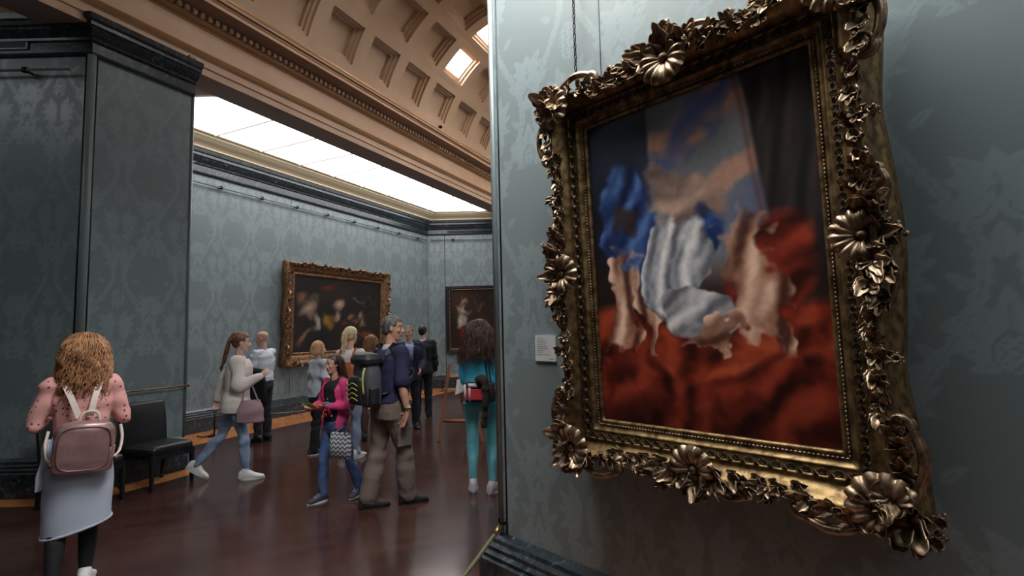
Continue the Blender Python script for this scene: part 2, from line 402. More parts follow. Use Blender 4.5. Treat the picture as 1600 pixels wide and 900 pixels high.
# beam (entablature) along the vault
BEAM = [(-7.13, 5.25), (-6.67, 5.25), (-6.67, 5.35), (-6.65, 5.357), (-6.65, 5.455), (-6.61, 5.48), (-6.59, 5.52), (-6.60, 5.54), (-6.67, 5.55),
        (-6.67, 5.885), (-6.655, 5.89), (-6.65, 5.90), (-6.62, 5.925), (-6.60, 5.95), (-6.60, 6.055), (-6.55, 6.065), (-6.50, 6.07), (-6.44, 6.08), (-6.40, 6.10),
        (-6.36, 6.10), (-6.36, 6.15), (-6.345, 6.155), (-6.34, 6.175), (-6.31, 6.19), (-6.30, 6.22), (-6.285, 6.235), (-6.285, 6.26), (-6.37, 6.27), (-6.37, 6.35), (-7.13, 6.35)]
def beam(name, prof, u0, u1, mirror=False):
    rows = []
    for u in (u0, u1): rows.append([tuple(uv(u, (-7.84-v if mirror else v), z)) for v, z in prof])
    b = MB(); k = len(prof); b.grid(rows, closed_v=True); b.f.append(tuple(range(k))); b.f.append(tuple(range(k, 2*k)))
    o = struct(name, b, M_cream)
    me = o.data; me.materials.append(M_gilt_line); me.materials.append(M_brown); me.materials.append(M_soffit)
    bands = {0: 3, 5: 1, 6: 1, 7: 1, 10: 2, 11: 1, 12: 1, 13: 2, 14: 2, 15: 2, 16: 2, 17: 2, 18: 1, 22: 2, 21: 1, 25: 1}
    n = len(prof)
    for i, p in enumerate(me.polygons):
        if i < n: p.material_index = bands.get(i, 0)
    return o
beam('beam_left', BEAM, 1.0, 15.6)
beam('beam_right', BEAM, 3.2, 15.6, True)
b = MB(); u = 1.1
while u < 15.4:
    a_ = [(-6.60, 5.985), (-6.555, 5.985), (-6.555, 6.045), (-6.60, 6.045)]
    vs = [tuple(uv(uu, v, z)) for uu in (u, u+.055) for v, z in a_]
    b.add(vs, [(0, 1, 2, 3), (7, 6, 5, 4), (0, 4, 5, 1), (1, 5, 6, 2), (2, 6, 7, 3), (3, 7, 4, 0)]); u += .105
struct('trim_dentils', b, M_cream)

# coffered vault
VC, ZC, VR = -3.92, 5.6, 2.54
U1, PU = 6.85, 1.005
ROWS = [27.5+21*j for j in range(7)]
def vp(u, th, r): return tuple(uv(u, VC-r*math.cos(math.radians(th)), ZC+r*math.sin(math.radians(th))))
vb = MB(); pan = MB(); lit_cells = []
cols = range(-5, 9)
steps = [(0, 0), (0, .055), (.055, .055), (.055, .10), (.10, .10), (.10, .17)]    # (inset, depth)
NT = 6
faces_line = []
gl = MB()
for k in cols:
    ur = U1+k*PU; ul = ur-.745; c0 = ur+.13-PU; c1 = ur+.13
    for j, mid in enumerate(ROWS):
        t0, t1 = mid-10.5, mid+10.5; a0, a1 = mid-7.6, mid+7.6
        if j == 0: t0 = 14.2
        if j == 6: t1 = 180-14.2
        def ringpts(x0, x1, y0, y1, r):
            pts = []
            for i in range(NT+1): pts.append((x1, y0+(y1-y0)*i/NT))
            for i in range(NT+1): pts.append((x0, y1-(y1-y0)*i/NT))
            return [vp(u_, t_, r) for u_, t_ in pts]
        R = [ringpts(c0, c1, t0, t1, VR)]
        for ins, dep in steps:
            da = math.degrees(ins/VR); R.append(ringpts(ul+ins, ur-ins, a0+da, a1-da, VR+dep))
        vb.grid(R, closed_v=True)
        x0, x1 = ul+.10, ur-.10; da = math.degrees(.10/VR); y0, y1 = a0+da, a1-da
        P = [[vp(x, y0+(y1-y0)*i/NT, VR+.17) for i in range(NT+1)] for x in (x0, x1)]
        if (k in (3, 7) and 1 <= j <= 5) or (k == -1 and 3 <= j <= 4): lit_cells.append(P)  # columns out of view are added glowing panes, brightening vault and visitors
        else: vb.grid(P)
struct('ceiling_vault', vb, M_vault, smooth=True).data.set_sharp_from_angle(angle=math.radians(25))
for i, P in enumerate(lit_cells):
    b = MB(); b.grid(P); P2 = [[tuple(Vector(p)+Vector((0, 0, .02))) for p in r] for r in P]; b.grid(P2)
    struct('window_%d' % (i+1), b, M_dayv)
# lunette at the end of the vault, and the ceiling around the vault
b = MB(); arc = [vp(15.3, t, VR+.2) for t in np.linspace(0, 180, 25)]; arc2 = [vp(15.5, t, VR+.2) for t in np.linspace(0, 180, 25)]
n = len(arc); b.add(arc+arc2, [tuple(range(n)), tuple(range(n, 2*n))[::-1]]+[(i, (i+1) % n, n+(i+1) % n, n+i) for i in range(n)])
struct('wall_lunette', b, M_vault)
# ceiling of the octagonal hall this side of the vault, with two laylights and an added fill panel
a0 = uv(1.85, -7.3); a1 = uv(1.85, -1.5); a2 = uv(3.0, -1.5)
ZH = 5.62
def slab(name, poly, z, m, th=.12):
    b = MB(); b.prism(poly, z, z+th); return struct(name, b, m)
ga = [wc(-.30, .20, 0), wc(2.3, .20, 0), wc(2.3, 1.45, 0), wc(-.30, 1.45, 0)]
slab('window_gallery_laylight', [(p.x, p.y) for p in ga], 5.2, M_dayh, .02); slab('trim_laylight_box', [(p.x, p.y) for p in ga], 5.22, M_cove, .42)
for nm, (sa, na, sb_, nb_) in (('trim_valance_front', (-.36, 1.45, 2.36, 1.51)), ('trim_valance_side', (-.36, .20, -.30, 1.51))):
    vv = [wc(sa, na, 0), wc(sb_, na, 0), wc(sb_, nb_, 0), wc(sa, nb_, 0)]; slab(nm, [(p.x, p.y) for p in vv], 4.62, M_cove, 1.0)  # unseen baffles, added to keep the laylight off the left pier
hb = [(-8.6, 2.2), (-6.4, 2.2), (-6.4, 4.4), (-8.6, 4.4)]
slab('window_hall_laylight', hb, ZH-.02, M_dayl, .02)
hc = [(.5, -3.4), (4.5, -3.4), (4.5, .2), (.5, .2)]
slab('window_hall_laylight_back', hc, ZH-.02, M_dayl, .02)  # added glowing panel, unseen behind the camera, for frontal fill
slab('ceiling_hall', [(-13.4, -5.4), (8.8, -5.4), (8.8, 3), (3, 4.2), (a2.x, a2.y), (a1.x, a1.y), (a0.x, a0.y), (-5.0, 5.7), (-13.4, 5.7)], ZH, M_cove)
b = MB(); b.add([tuple(uv(1.8, v, z)) for v, z in ((-7.3, 5.7), (-1.1, 5.7), (-1.1, 8.6), (-7.3, 8.6))]+[tuple(uv(1.6, v, z)) for v, z in ((-7.3, 5.7), (-1.1, 5.7), (-1.1, 8.6), (-7.3, 8.6))], [(0,1,2,3),(7,6,5,4),(0,4,5,1),(1,5,6,2),(2,6,7,3),(3,7,4,0)])
struct('wall_hall_upper', b, M_vault)
# far laylight : glass, bars, coves
ZS = 5.30
def pl(name, pts, m, th=.03):
    b = MB(); n = len(pts); b.add(list(pts)+[(p[0], p[1], p[2]+th) for p in pts], [tuple(range(n))[::-1], tuple(range(n, 2*n))]+[(i, (i+1) % n, n+(i+1) % n, n+i) for i in range(n)])
    return struct(name, b, m)
def atv(v, y, z): # point on the line v at world y
    u = (y + v*math.sin(AZB))/math.cos(AZB); return tuple(uv(u, v, z))
pl('window_laylight', [atv(-7.10, 7.62, ZS), atv(-7.10, 15.5, ZS), atv(-8.62, 15.5, ZS), atv(-8.62, 7.62, ZS)], M_day)
b = MB()
for k in range(11):
    u = 5.9+.99*k*.955
    a0, a1 = uv(u, -7.0, ZS-.03), uv(u, -8.62, ZS-.03)
    if a0.y > 15.5: break
    b.tube([a0, a1], .014, 6)
struct('window_laylight_bars', b, M_mull)
ccp = [(uv(1, -9.14).x, uv(1, -9.14).y), (w1.x, w1.y), (4, 15.86)]
COVE = [(.0, 5.09), (.20, 5.09), (.235, 5.10), (.235, 5.125), (.25, 5.14), (.28, 5.16), (.36, 5.20), (.42, 5.24), (.44, 5.25), (.44, 5.28), (.50, 5.285), (.52, 5.31), (0, 5.36)]
struct('trim_cove_far', sweep(COVE, ccp), M_cove)
struct('trim_cove_left', sweep([(o*.7, z+.27) for o, z in COVE], [(-13, 5.75), (-5.2, 5.75)]), M_cove)
pl('ceiling_far_near', [(-12, 6.6, 5.32), (-4.2, 6.6, 5.32), (-4.0, 7.62, 5.32), (-12, 7.62, 5.32)], M_soffit, .1)
b = MB(); b.box(-3.2, 6, 16.0, 16.3, 5.2, 7.2); struct('wall_end_upper', b, M_vault)
# little detector on the cornice
t = obj('smoke_detector', MB().ball(uv(9.62, -6.26, 6.30), (.05, .05, .035)), M_dark); tag(t, 'tiny black sensor sitting on top of the cream beam', 'sensor')
# ================================================================ PICTURES AND CARVED FRAMES
def gilt_mat(name, c, dark, rough=.36, metal=.85, lo=.36, hi=.62, sc=26):
    m = bpy.data.materials.new(name); m.use_nodes = True; nt = m.node_tree; b = nt.nodes['Principled BSDF']; L = nt.links.new
    tc = nt.nodes.new('ShaderNodeTexCoord'); n = nt.nodes.new('ShaderNodeTexNoise'); n.inputs['Scale'].default_value = sc; n.inputs['Detail'].default_value = 6
    r = nt.nodes.new('ShaderNodeValToRGB'); r.color_ramp.elements[0].position = lo; r.color_ramp.elements[1].position = hi
    r.color_ramp.elements[0].color = lin(*dark); r.color_ramp.elements[1].color = lin(*c)
    L(tc.outputs['Object'], n.inputs['Vector']); L(n.outputs['Fac'], r.inputs['Fac']); L(r.outputs['Color'], b.inputs['Base Color'])
    b.inputs['Metallic'].default_value = metal; b.inputs['Roughness'].default_value = rough
    bp = nt.nodes.new('ShaderNodeBump'); bp.inputs['Strength'].default_value = .25; bp.inputs['Distance'].default_value = .004
    n2 = nt.nodes.new('ShaderNodeTexNoise'); n2.inputs['Scale'].default_value = 90; n2.inputs['Detail'].default_value = 5
    L(tc.outputs['Object'], n2.inputs['Vector']); L(n2.outputs['Fac'], bp.inputs['Height']); L(bp.outputs['Normal'], b.inputs['Normal'])
    return m
M_gilt = gilt_mat('old_gilding', (150, 124, 84), (88, 68, 44), .5)
M_giltl = gilt_mat('rubbed_gilding', (166, 142, 116), (84, 64, 46), .42)
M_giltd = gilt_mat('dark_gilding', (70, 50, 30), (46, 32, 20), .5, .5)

def leaf_mesh(mb, org, d, n, L=.09, W=.03, curl=.5, lobes=3, thick=.003):
    """acanthus leaf from org along d, facing n, tip curling to n"""
    d = Vector(d).normalized(); n = Vector(n); n = (n-d*n.dot(d)).normalized(); w = d.cross(n); org = Vector(org)
    A, B = 10, 7; rows = []
    for side in (0, 1):
        P = []
        for i in range(A):
            t = i/(A-1); ang = curl*2.2*t*t
            c = org + d*(L*(t - .12*curl*t*t*t*2)) + n*(L*.55*curl*t*t + .012*math.sin(PI*t))
            if t > .8: c += d*(-L*.10*(t-.8)/.2*curl)
            ww = W*math.sin(PI*min(1, .08+.92*t)**.7)*(1+.38*abs(math.sin(lobes*PI*t)))*(1-.25*t) + .001
            row = []
            for j in range(B):
                s = -1+2*j/(B-1); hgt = .35*W*(abs(s)**1.5)*(1 if j % 2 else .55) - .18*W*(1-abs(s))
                row.append(tuple(c + w*(ww*s) + n*(hgt + (0 if side else thick))))
            P.append(row)
        rows.append(P)
    k = len(mb.v); mb.grid(rows[1]); mb.grid(rows[0], flip=True)
    # rim
    A_, B_ = A, B; top = lambda i, j: k+A_*B_+i*B_+j; bot = lambda i, j: k+i*B_+j
    for i in range(A_-1):
        mb.f.append((bot(i, 0), top(i, 0), top(i+1, 0), bot(i+1, 0))); mb.f.append((bot(i+1, B_-1), top(i+1, B_-1), top(i, B_-1), bot(i, B_-1)))
    for j in range(B_-1): mb.f.append((bot(A_-1, j), top(A_-1, j), top(A_-1, j+1), bot(A_-1, j+1)))
    return mb
def spray_mesh(nl, L, W, spread, curl, seed, lift=.35):
    r = random.Random(seed); b = MB()
    for i in range(nl):
        a = (-spread + 2*spread*i/(nl-1)) if nl > 1 else 0
        a += r.uniform(-.08, .08); l = L*(1-.35*abs(a)/(spread+.01))*r.uniform(.85, 1.1)
        d = Vector((math.sin(a), -lift*r.uniform(.5, 1.2), math.cos(a)))
        leaf_mesh(b, (0, -.003*i % .01, 0), d, (0, -1, 0), l, W*r.uniform(.8, 1.15), curl*r.uniform(.7, 1.3), r.choice((2, 3, 3)))
    b.ball((0, -.008, 0), (W*.5, W*.5, W*.5), 8, 6)
    return b
def shell_mesh(R, nr=9, a0=-1.9, a1=1.9):
    b = MB(); A, B = 9, nr*6+1
    for side in (0, 1):
        P = []
        for i in range(A):
            t = .10+.90*i/(A-1); row = []
            for j in range(B):
                a = a0+(a1-a0)*j/(B-1); rib = abs(math.sin(PI*nr*j/(B-1)))
                r = R*t*(1 if i < A-1 else (.93+.09*rib))*(1-.16*abs(a/a1)**2)
                h = R*(.16+.42*math.sin(PI*.55*t)) + R*.15*t*rib - R*.25*t**4
                row.append((r*math.sin(a), -(h + (0 if side else .004)), r*math.cos(a)))
            P.append(row)
        b.grid(P, flip=bool(side))
    b.ball((0, -R*.3, 0), (R*.2, R*.22, R*.2), 10, 8)
    return b
def spiral_pts(r0, r1, turns, a0=0, sgn=1, n=26, cx=0, cz=0, h=0):
    out = []
    for i in range(n):
        t = i/(n-1); a = a0+sgn*turns*2*PI*t; r = r0+(r1-r0)*t
        out.append((cx+r*math.cos(a), -h-.010*t, cz+r*math.sin(a)))
    return out
def cscroll_mesh(L, thick=.012):
    """a C-scroll lying along +x, bulging to -z, with rolled ends"""
    b = MB(); pts = []
    r = L*.16
    s1 = spiral_pts(r*.25, r, 1.1, 0, 1, 18, -L/2+r, 0)
    arc = [(-L/2+ L*t, -.012*math.sin(PI*t), -L*.20*math.sin(PI*t)) for t in np.linspace(.05, .95, 14)]
    s2 = [(-p[0], p[1], p[2]) for p in s1][::-1]
    for off, rr in ((0, 1.0), (.55, .6), (-.55, .6)):
        for seg in (s1, arc, s2):
            b.tube([(p[0], p[1]-.004*(off == 0), p[2]+off*thick*1.4) for p in seg], [thick*rr*(.55+.45*math.sin(PI*i/(len(seg)-1)) if seg is not arc else rr and 1) for i in range(len(seg))], 7)
    b.ball((-L/2+r, -.006, 0), r*.45, 8, 6); b.ball((L/2-r, -.006, 0), r*.45, 8, 6)
    return b
def flower_mesh(R, seed):
    r = random.Random(seed); b = MB()
    for k, (n, rad, tilt) in enumerate(((6, R, .5), (5, R*.65, 1.0))):
        for i in range(n):
            a = 2*PI*i/n+.4*k+r.uniform(-.15, .15)
            d = Vector((math.cos(a)*math.cos(tilt), -math.sin(tilt), math.sin(a)*math.cos(tilt)))
            leaf_mesh(b, d*R*.1, d, (0, -1, 0), rad*r.uniform(.85, 1.15), R*.34, .9, 1, .004)
    b.ball((0, -R*.35, 0), R*.26, 9, 7)
    for i in range(3):
        a = r.uniform(0, 6.28); b.ball((math.cos(a)*R*.5, -R*.3, math.sin(a)*R*.5), R*.2, 8, 6)
    return b
def mesh_of(mb, name): return mb.mesh(name)

def frame_moulding(W, H, prof, bumps, N=60):
    """closed rectangular moulding round an opening W x H; bumps(t) widens the outer part along each side"""
    b = MB()
    sides = [((0, 0), (1, 0), (0, -1), W), ((W, 0), (0, 1), (1, 0), H), ((W, H), (-1, 0), (0, 1), W), ((0, H), (0, -1), (-1, 0), H)]
    rows = []
    dl = max(p[0] for p in prof)
    for (ox, oz), (ax, az), (nx, nz), L in sides:
        for i in range(N):
            t = i/N; row = []
            for d, h in prof:
                d_ = d if d < .09 else d + bumps(t, L)*(d-.09)/max(.001, (dl-.09))
                s = -d_ + (L+2*d_)*t
                row.append((ox+ax*s+nx*d_, -h, oz+az*s+nz*d_))
            rows.append(row)
    b.grid(rows, closed_u=True, closed_v=True)
    return b

def canvas_obj(name, W, H, fn, m, parent, nx=220, nz=310, y=.004):
    X, Z = np.meshgrid(np.linspace(0, 1, nx), np.linspace(0, 1, nz), indexing='ij')
    P = np.stack([X*W, np.full_like(X, y), Z*H], -1).reshape(-1, 3); idx = np.arange(nx*nz).reshape(nx, nz)
    F = np.stack([idx[:-1, :-1], idx[1:, :-1], idx[1:, 1:], idx[:-1, 1:]], -1).reshape(-1, 4)
    n = len(P); Pb = np.array([(0, y, 0), (W, y, 0), (W, y, H), (0, y, H), (0, y+.02, 0), (W, y+.02, 0), (W, y+.02, H), (0, y+.02, H)])
    P = np.vstack([P, Pb]); F = np.vstack([F, [(n+4, n+7, n+6, n+5), (n, n+4, n+5, n+1), (n+1, n+5, n+6, n+2), (n+2, n+6, n+7, n+3), (n+3, n+7, n+4, n)]])
    me = bpy.data.meshes.new(name); me.from_pydata(P.tolist(), [], F.tolist())
    rgb = fn(X, 1-Z).reshape(-1, 3)/255.0; rgb = np.where(rgb <= .04045, rgb/12.92, ((np.clip(rgb, 0, 1)+.055)/1.055)**2.4)
    rgb = np.vstack([rgb, np.zeros((8, 3))+.03]); col = np.hstack([rgb, np.ones((len(rgb), 1))])
    at = me.color_attributes.new('paint', 'FLOAT_COLOR', 'POINT'); at.data.foreach_set('color', col.astype(np.float32).ravel())
    o = obj(name, me, m, parent, smooth=False); return o
def paint_mat(name, rough=.42, spec=.3):
    m = bpy.data.materials.new(name); m.use_nodes = True; nt = m.node_tree; b = nt.nodes['Principled BSDF']
    a = nt.nodes.new('ShaderNodeAttribute'); a.attribute_name = 'paint'; nt.links.new(a.outputs['Color'], b.inputs['Base Color'])
    b.inputs['Roughness'].default_value = rough; b.inputs['Specular IOR Level'].default_value = spec
    n = nt.nodes.new('ShaderNodeTexNoise'); n.inputs['Scale'].default_value = 160; n.inputs['Detail'].default_value = 3
    tc = nt.nodes.new('ShaderNodeTexCoord'); bp = nt.nodes.new('ShaderNodeBump'); bp.inputs['Strength'].default_value = .12; bp.inputs['Distance'].default_value = .001
    nt.links.new(tc.outputs['Object'], n.inputs['Vector']); nt.links.new(n.outputs['Fac'], bp.inputs['Height']); nt.links.new(bp.outputs['Normal'], b.inputs['Normal'])
    return m
M_paint = paint_mat('oil_paint')

class Paint:
    """soft numpy brush work"""
    def __init__(s, X, Y, asp, seed):
        s.X, s.Y, s.a = X, Y, asp; s.r = np.random.RandomState(seed); s.C = np.zeros(X.shape+(3,))
        s.n1 = s.noise(2, 2); s.n2 = s.noise(2.6, 2); s.n3 = s.noise(6, 4); s.n4 = s.noise(7, 4)
    def noise(s, f, octs=4):
        out = np.zeros_like(s.X); amp = 1
        for o_ in range(octs):
            for k in range(4):
                a = s.r.uniform(0, 6.28); ph = s.r.uniform(0, 6.28); ff = f*s.r.uniform(.7, 1.4)*2*PI/2
                out += amp*np.sin(ff*(s.X*math.cos(a)+s.Y*s.a*math.sin(a))+ph+1.2*np.sin(ff*.6*(s.Y*s.a*math.cos(a)-s.X*math.sin(a))+ph*2))/4
            f *= 1.9; amp *= .55
        return out
    def lay(s, m, c):
        m = np.clip(m, 0, 1)[..., None]; c = np.asarray(c, float)
        if c.ndim == 1: c = np.broadcast_to(c, s.C.shape)
        s.C = s.C*(1-m)+c*m
    def ell(s, cx, cy, rx, ry, ang=0, soft=.12, warp=.0):
        dx = s.X-cx+warp*(s.n1*.012+s.n3*.030); dy = (s.Y-cy)*s.a+warp*(s.n2*.012+s.n4*.034); ca, sa = math.cos(ang), math.sin(ang)
        d = np.hypot((dx*ca+dy*sa)/rx, (-dx*sa+dy*ca)/(ry*s.a)); return np.clip((1-d)/soft+.5, 0, 1), d
    def folds(s, c_dark, c_mid, c_light, freq, ang, warp=1.0):
        v = s.X*math.cos(ang)+s.Y*s.a*math.sin(ang); f = np.sin(1.7*freq*v+warp*(2.4*s.n1+1.9*s.n2+.9*s.n3)); f = .75*f+.35*np.sin(3.1*freq*v+warp*(3*s.n2-1.6*s.n4)); f = np.clip(f, -1, 1); g = (f+1)/2
        cd, cm, cl = map(np.array, (c_dark, c_mid, c_light)); g = g[..., None]
        return np.where(g < .5, cd+(cm-cd)*g*2, cm+(cl-cm)*(g-.5)*2)

def generic_drapery(X, Y):
    """a still life of draped cloths before a cloudy evening sky"""
    p = Paint(X, Y, 1.4, 5); a = p.a
    t = np.clip(p.n1*.35+.5, 0, 1)[..., None]
    p.C = np.array((92, 98, 110))*(1-t)+np.array((128, 126, 130))*t
    band = np.clip(np.sin(24*(Y+.45*X)+1.6*p.n2+.8*p.n3)*1.3, 0, 1)*np.clip(1.5-2.2*Y, 0, 1)
    p.lay(band*.85, (190, 140, 116)); band = np.clip(np.sin(19*(Y+.35*X)+2+1.4*p.n1+.8*p.n4), 0, 1)*np.clip(1.2-2*Y, 0, 1); p.lay(band*.85, (66, 84, 134))
    p.lay(np.clip((.34-X)/.02, 0, 1)*np.clip((.56-Y)/.2, 0, 1), (44, 52, 70))
    p.lay(np.clip((.30-X)/.05, 0, 1)*np.clip((Y-.1)/.2, 0, 1), (22, 24, 34))
    edge = .72+.23*Y+.015*p.n1
    p.lay(np.clip((X-edge)/.02, 0, 1)*np.clip((.66-Y)/.1+.5, 0, 1), p.folds((30, 26, 27), (42, 38, 38), (58, 50, 48), 40, .15, .7))
    p.lay(np.clip(1-np.abs(X-edge+.01)/.02, 0, 1)*np.clip((.62-Y)/.1, 0, 1)*.6, (92, 58, 52))
    p.lay(np.clip((Y-.42-.12*X)/.12, 0, 1), (40, 28, 24))
    # rust-red cloth over the lower half
    m = np.clip((Y-.66+.05*np.sin(7*X+1)+.02*p.n1)/.03, 0, 1)
    p.lay(m, p.folds((48, 16, 12), (112, 38, 24), (160, 66, 40), 13, .8, 1.1))
    m, d = p.ell(.80, .56, .15, .17, .5, .2, .6); p.lay(m, p.folds((50, 18, 14), (104, 34, 24), (150, 58, 38), 20, 1.2))
    # blue cloth
    m, d = p.ell(.20, .37, .15, .20, -.2, .12, .9); p.lay(m, p.folds((20, 28, 54), (38, 60, 108), (78, 108, 158), 22, .5))
    m, d = p.ell(.50, .42, .13, .10, .6, .15, .8); p.lay(m, p.folds((18, 28, 58), (30, 50, 96), (50, 78, 130), 24, 1.0))
    # white satin cloth
    m, d = p.ell(.42, .50, .15, .17, .35, .08, .8); p.lay(m, p.folds((96, 98, 106), (164, 164, 168), (218, 216, 214), 34, .25, 1.3))
    m, d = p.ell(.52, .66, .17, .07, .2, .1, .8); p.lay(m, p.folds((90, 90, 96), (160, 158, 160), (208, 204, 202), 30, 1.0, 1.2))
    m = np.clip((Y-.72+.10*np.abs(X-.5)+.015*p.n1)/.02, 0, 1)*((X > .2)*1.)
    p.lay(m*.9, p.folds((52, 18, 13), (120, 42, 26), (172, 76, 48), 15, .5, 1.2))
    # buff and rose silks thrown between the larger cloths, billowing clouds behind
    def silk(cx, cy, rx, ry, ang, fr=26, fa=.4, c=((76, 44, 36), (160, 116, 94), (228, 194, 170)), soft=.22, wp=2.4):
        m, d = p.ell(cx, cy, rx, ry, ang, soft, wp); p.lay(m*.95, p.folds(c[0], c[1], c[2], fr, fa, 1.1))
    silk(.47, .30, .15, .075, .5, 14, 1.2, ((104, 86, 80), (146, 118, 106), (186, 152, 134)), .5, 2)
    silk(.16, .60, .07, .16, .25, 30, .2); silk(.28, .66, .035, .13, -.3, 30, .1)
    silk(.74, .58, .10, .20, -.25, 24, .35); silk(.60, .70, .13, .035, -.5, 26, 1.3); silk(.84, .80, .045, .10, -.2, 30, .2)
    p.lay(np.clip(p.ell(.20, .34, .08, .05, 0, .5, 1.5)[0], 0, 1)*.8, (54, 36, 28))
    m = np.clip((Y-.80+.06*np.sin(9*X)+.02*p.n2)/.03, 0, 1); p.lay(m, p.folds((40, 14, 11), (96, 32, 22), (140, 54, 36), 12, .3, 1.3))
    v = np.clip(1.05-.5*np.clip(Y-.86, 0, 1)*4, .45, 1)[..., None]
    return p.C*1.12*v*(1+.03*p.noise(40, 2)[..., None])
def dark_canvas(seed, spots, base=((20, 16, 13), (52, 38, 30))):
    def fn(X, Y):
        p = Paint(X, Y, .8, seed); t = np.clip(.5+.4*p.n1, 0, 1)[..., None]; p.C = np.array(base[0])*(1-t)+np.array(base[1])*t
        t = np.clip(p.noise(14, 3)*.9-.25, 0, 1); p.lay(t*np.clip((X-.5)*3, 0, 1)*.5, (96, 92, 84))
        for (cx, cy, rx, ry, ang, c, wp) in spots:
            m, d = p.ell(cx, cy, rx, ry, ang, .45, wp*2.2); sh = np.clip(1-.55*d, .25, 1)[..., None]; p.lay(m*.92, np.array(c)*sh)
        return p.C
    return fn

# ---- the great carved frame on the gallery wall -------------------------------------------------
PW, PH = 1.075, 1.510
pt = Vector((.41, 2.65, 2.70)); pb = Vector((-.027, -.0243, .9993)).normalized(); pa = CD.copy(); pa.z = 0; pa.normalize()
pn = pa.cross(pb).normalized()
if pn.dot(CN) < 0: pn = -pn
Rm = Matrix((pa, -pn, pb)).transposed().to_4x4()
big = thing('framed_painting', 'huge painting with red drapery in an ornate carved gilt frame on the right wall', 'painting')
Rm.translation = pt - pb*PH; big.matrix_world = Rm
canvas_obj('canvas', PW, PH, generic_drapery, M_paint, big)
PROF = [(-.006, -.004), (-.006, .008), (.0, .014), (.008, .014), (.011, .010), (.040, .022), (.043, .030), (.049, .032), (.052, .030), (.082, .036), (.085, .044), (.091, .045), (.096, .040), (.108, .044), (.122, .058), (.134, .080), (.142, .100), (.150, .108), (.160, .106), (.165, .098), (.170, .070), (.176, .030), (.186, -.010), (.192, -.016), (.196, -.05), (.198, -.085), (.10, -.09), (-.006, -.03)]
def bumps(t, L):
    e = min(t, 1-t)*L
    return .030*math.exp(-(e/.20)**2) + .020*math.exp(-(((t-.5)*L)/.18)**2) - .012*math.exp(-(((min(t, 1-t))*L-.42*L*.6)/.1)**2)
obj('moulding', frame_moulding(PW, PH, PROF, bumps, 80), M_gilt, big)
# beads next to the sight edge, scroll band
bb = MB(); sb = MB()
def along(fn, step, d):
    for (ox, oz), (ax, az), (nx, nz), L in [((0, 0), (1, 0), (0, -1), PW), ((PW, 0), (0, 1), (1, 0), PH), ((PW, PH), (-1, 0), (0, 1), PW), ((0, PH), (0, -1), (-1, 0), PH)]:
        n = int((L+2*d)/step); st = (L+2*d)/n
        for i in range(n):
            s = -d+st*(i+.5); fn(ox+ax*s+nx*d, oz+az*s+nz*d, ax, az, nx, nz, st)
along(lambda x, z, ax, az, nx, nz, st: bb.ball((x, -.017, z), (.0075 if ax else .0045, .005, .0045 if ax else .0075), 6, 4), .0155, .017)
obj('beading', bb, M_giltl, big)
def scr(x, z, ax, az, nx, nz, st):
    pts = []
    for i in range(18):
        t = i/17; a = t*1.55*2*PI; r = .0030+.0125*t; pts.append((x+ax*(r*math.cos(a)-.006)+nx*(r*math.sin(a)), -.036, z+az*(r*math.cos(a)-.006)+nz*(r*math.sin(a))))
    sb.tube(pts, [.0018+.0020*i/17 for i in range(18)], 5)
    leaf_mesh(sb, (x+ax*.012, -.034, z+az*.012), (ax*.8+nx*.6, 0, az*.8+nz*.6), (0, -1, 0), .030, .006, .2, 1, .003)
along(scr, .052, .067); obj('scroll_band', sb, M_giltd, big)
# ornaments
SPR = [mesh_of(spray_mesh(5, .085, .017, 1.0, .55, k), 'spray%d' % k) for k in range(4)]
SPL = [mesh_of(spray_mesh(7, .115, .021, 1.35, .7, 20+k), 'sprayl%d' % k) for k in range(3)]
SHL = mesh_of(shell_mesh(.095), 'shell'); SHS = mesh_of(shell_mesh(.070, 7), 'shell_small')
CSC = mesh_of(cscroll_mesh(.24, .011), 'cscroll'); CSS = mesh_of(cscroll_mesh(.15, .008), 'cscroll_s')
FLW = [mesh_of(flower_mesh(.036, k), 'flower%d' % k) for k in range(3)]
FLS = [mesh_of(flower_mesh(.024, 9+k), 'flower_s%d' % k) for k in range(3)]
rr = random.Random(5)
def put(name, me, x, z, h, ang, sc=1.0, m=M_giltl, tilt=0.0):
    """ang: direction of local +z in the frame plane, 0 = up, positive to +x"""
    sc *= 1.22; h += .008; o = obj(name, me, m, big); R = Matrix.Rotation(ang, 4, 'Y') @ Matrix.Rotation(tilt, 4, 'X')
    o.matrix_local = Matrix.Translation((x, -h, z)) @ R @ Matrix.Diagonal((sc, sc, sc, 1)); return o
corners = [((0, 0), -1, -1), ((PW, 0), 1, -1), ((PW, PH), 1, 1), ((0, PH), -1, 1)]
for (cx, cz), sx, sz in corners:
    A = math.atan2(sx, sz)
    ox, oz = cx+sx*.136, cz+sz*.136
    put('corner_shell', SHL, ox, oz, .060, A+PI, 1.05)
    for k in (-1, 1):
        put('acanthus_spray', SPL[rr.randrange(3)], ox+sx*.02+(-sx*.09 if k < 0 else 0), oz+sz*.02+(-sz*.09 if k > 0 else 0), .085, A+k*.95, 1.1)
    put('acanthus_spray', SPL[rr.randrange(3)], ox+sx*.02, oz+sz*.02, .05, A, 1.25)
    for dx, dz, s in ((.11, .085, 1.1), (.065, .125, 1.0), (.125, .02, .95), (.02, .118, .95)):
        put('corner_flower', FLW[rr.randrange(3)], ox+sx*dx, oz+sz*dz, .035+rr.uniform(0, .02), rr.uniform(0, 6), s)
    # C-scrolls flanking along both sides
    put('c_scroll', CSC, ox-sx*.17, oz+sz*.048, .085, 0 if sz < 0 else PI, 1.0)
    put('c_scroll', CSC, ox+sx*.048, oz-sz*.17, .085, PI/2 if sx < 0 else -PI/2, 1.0)
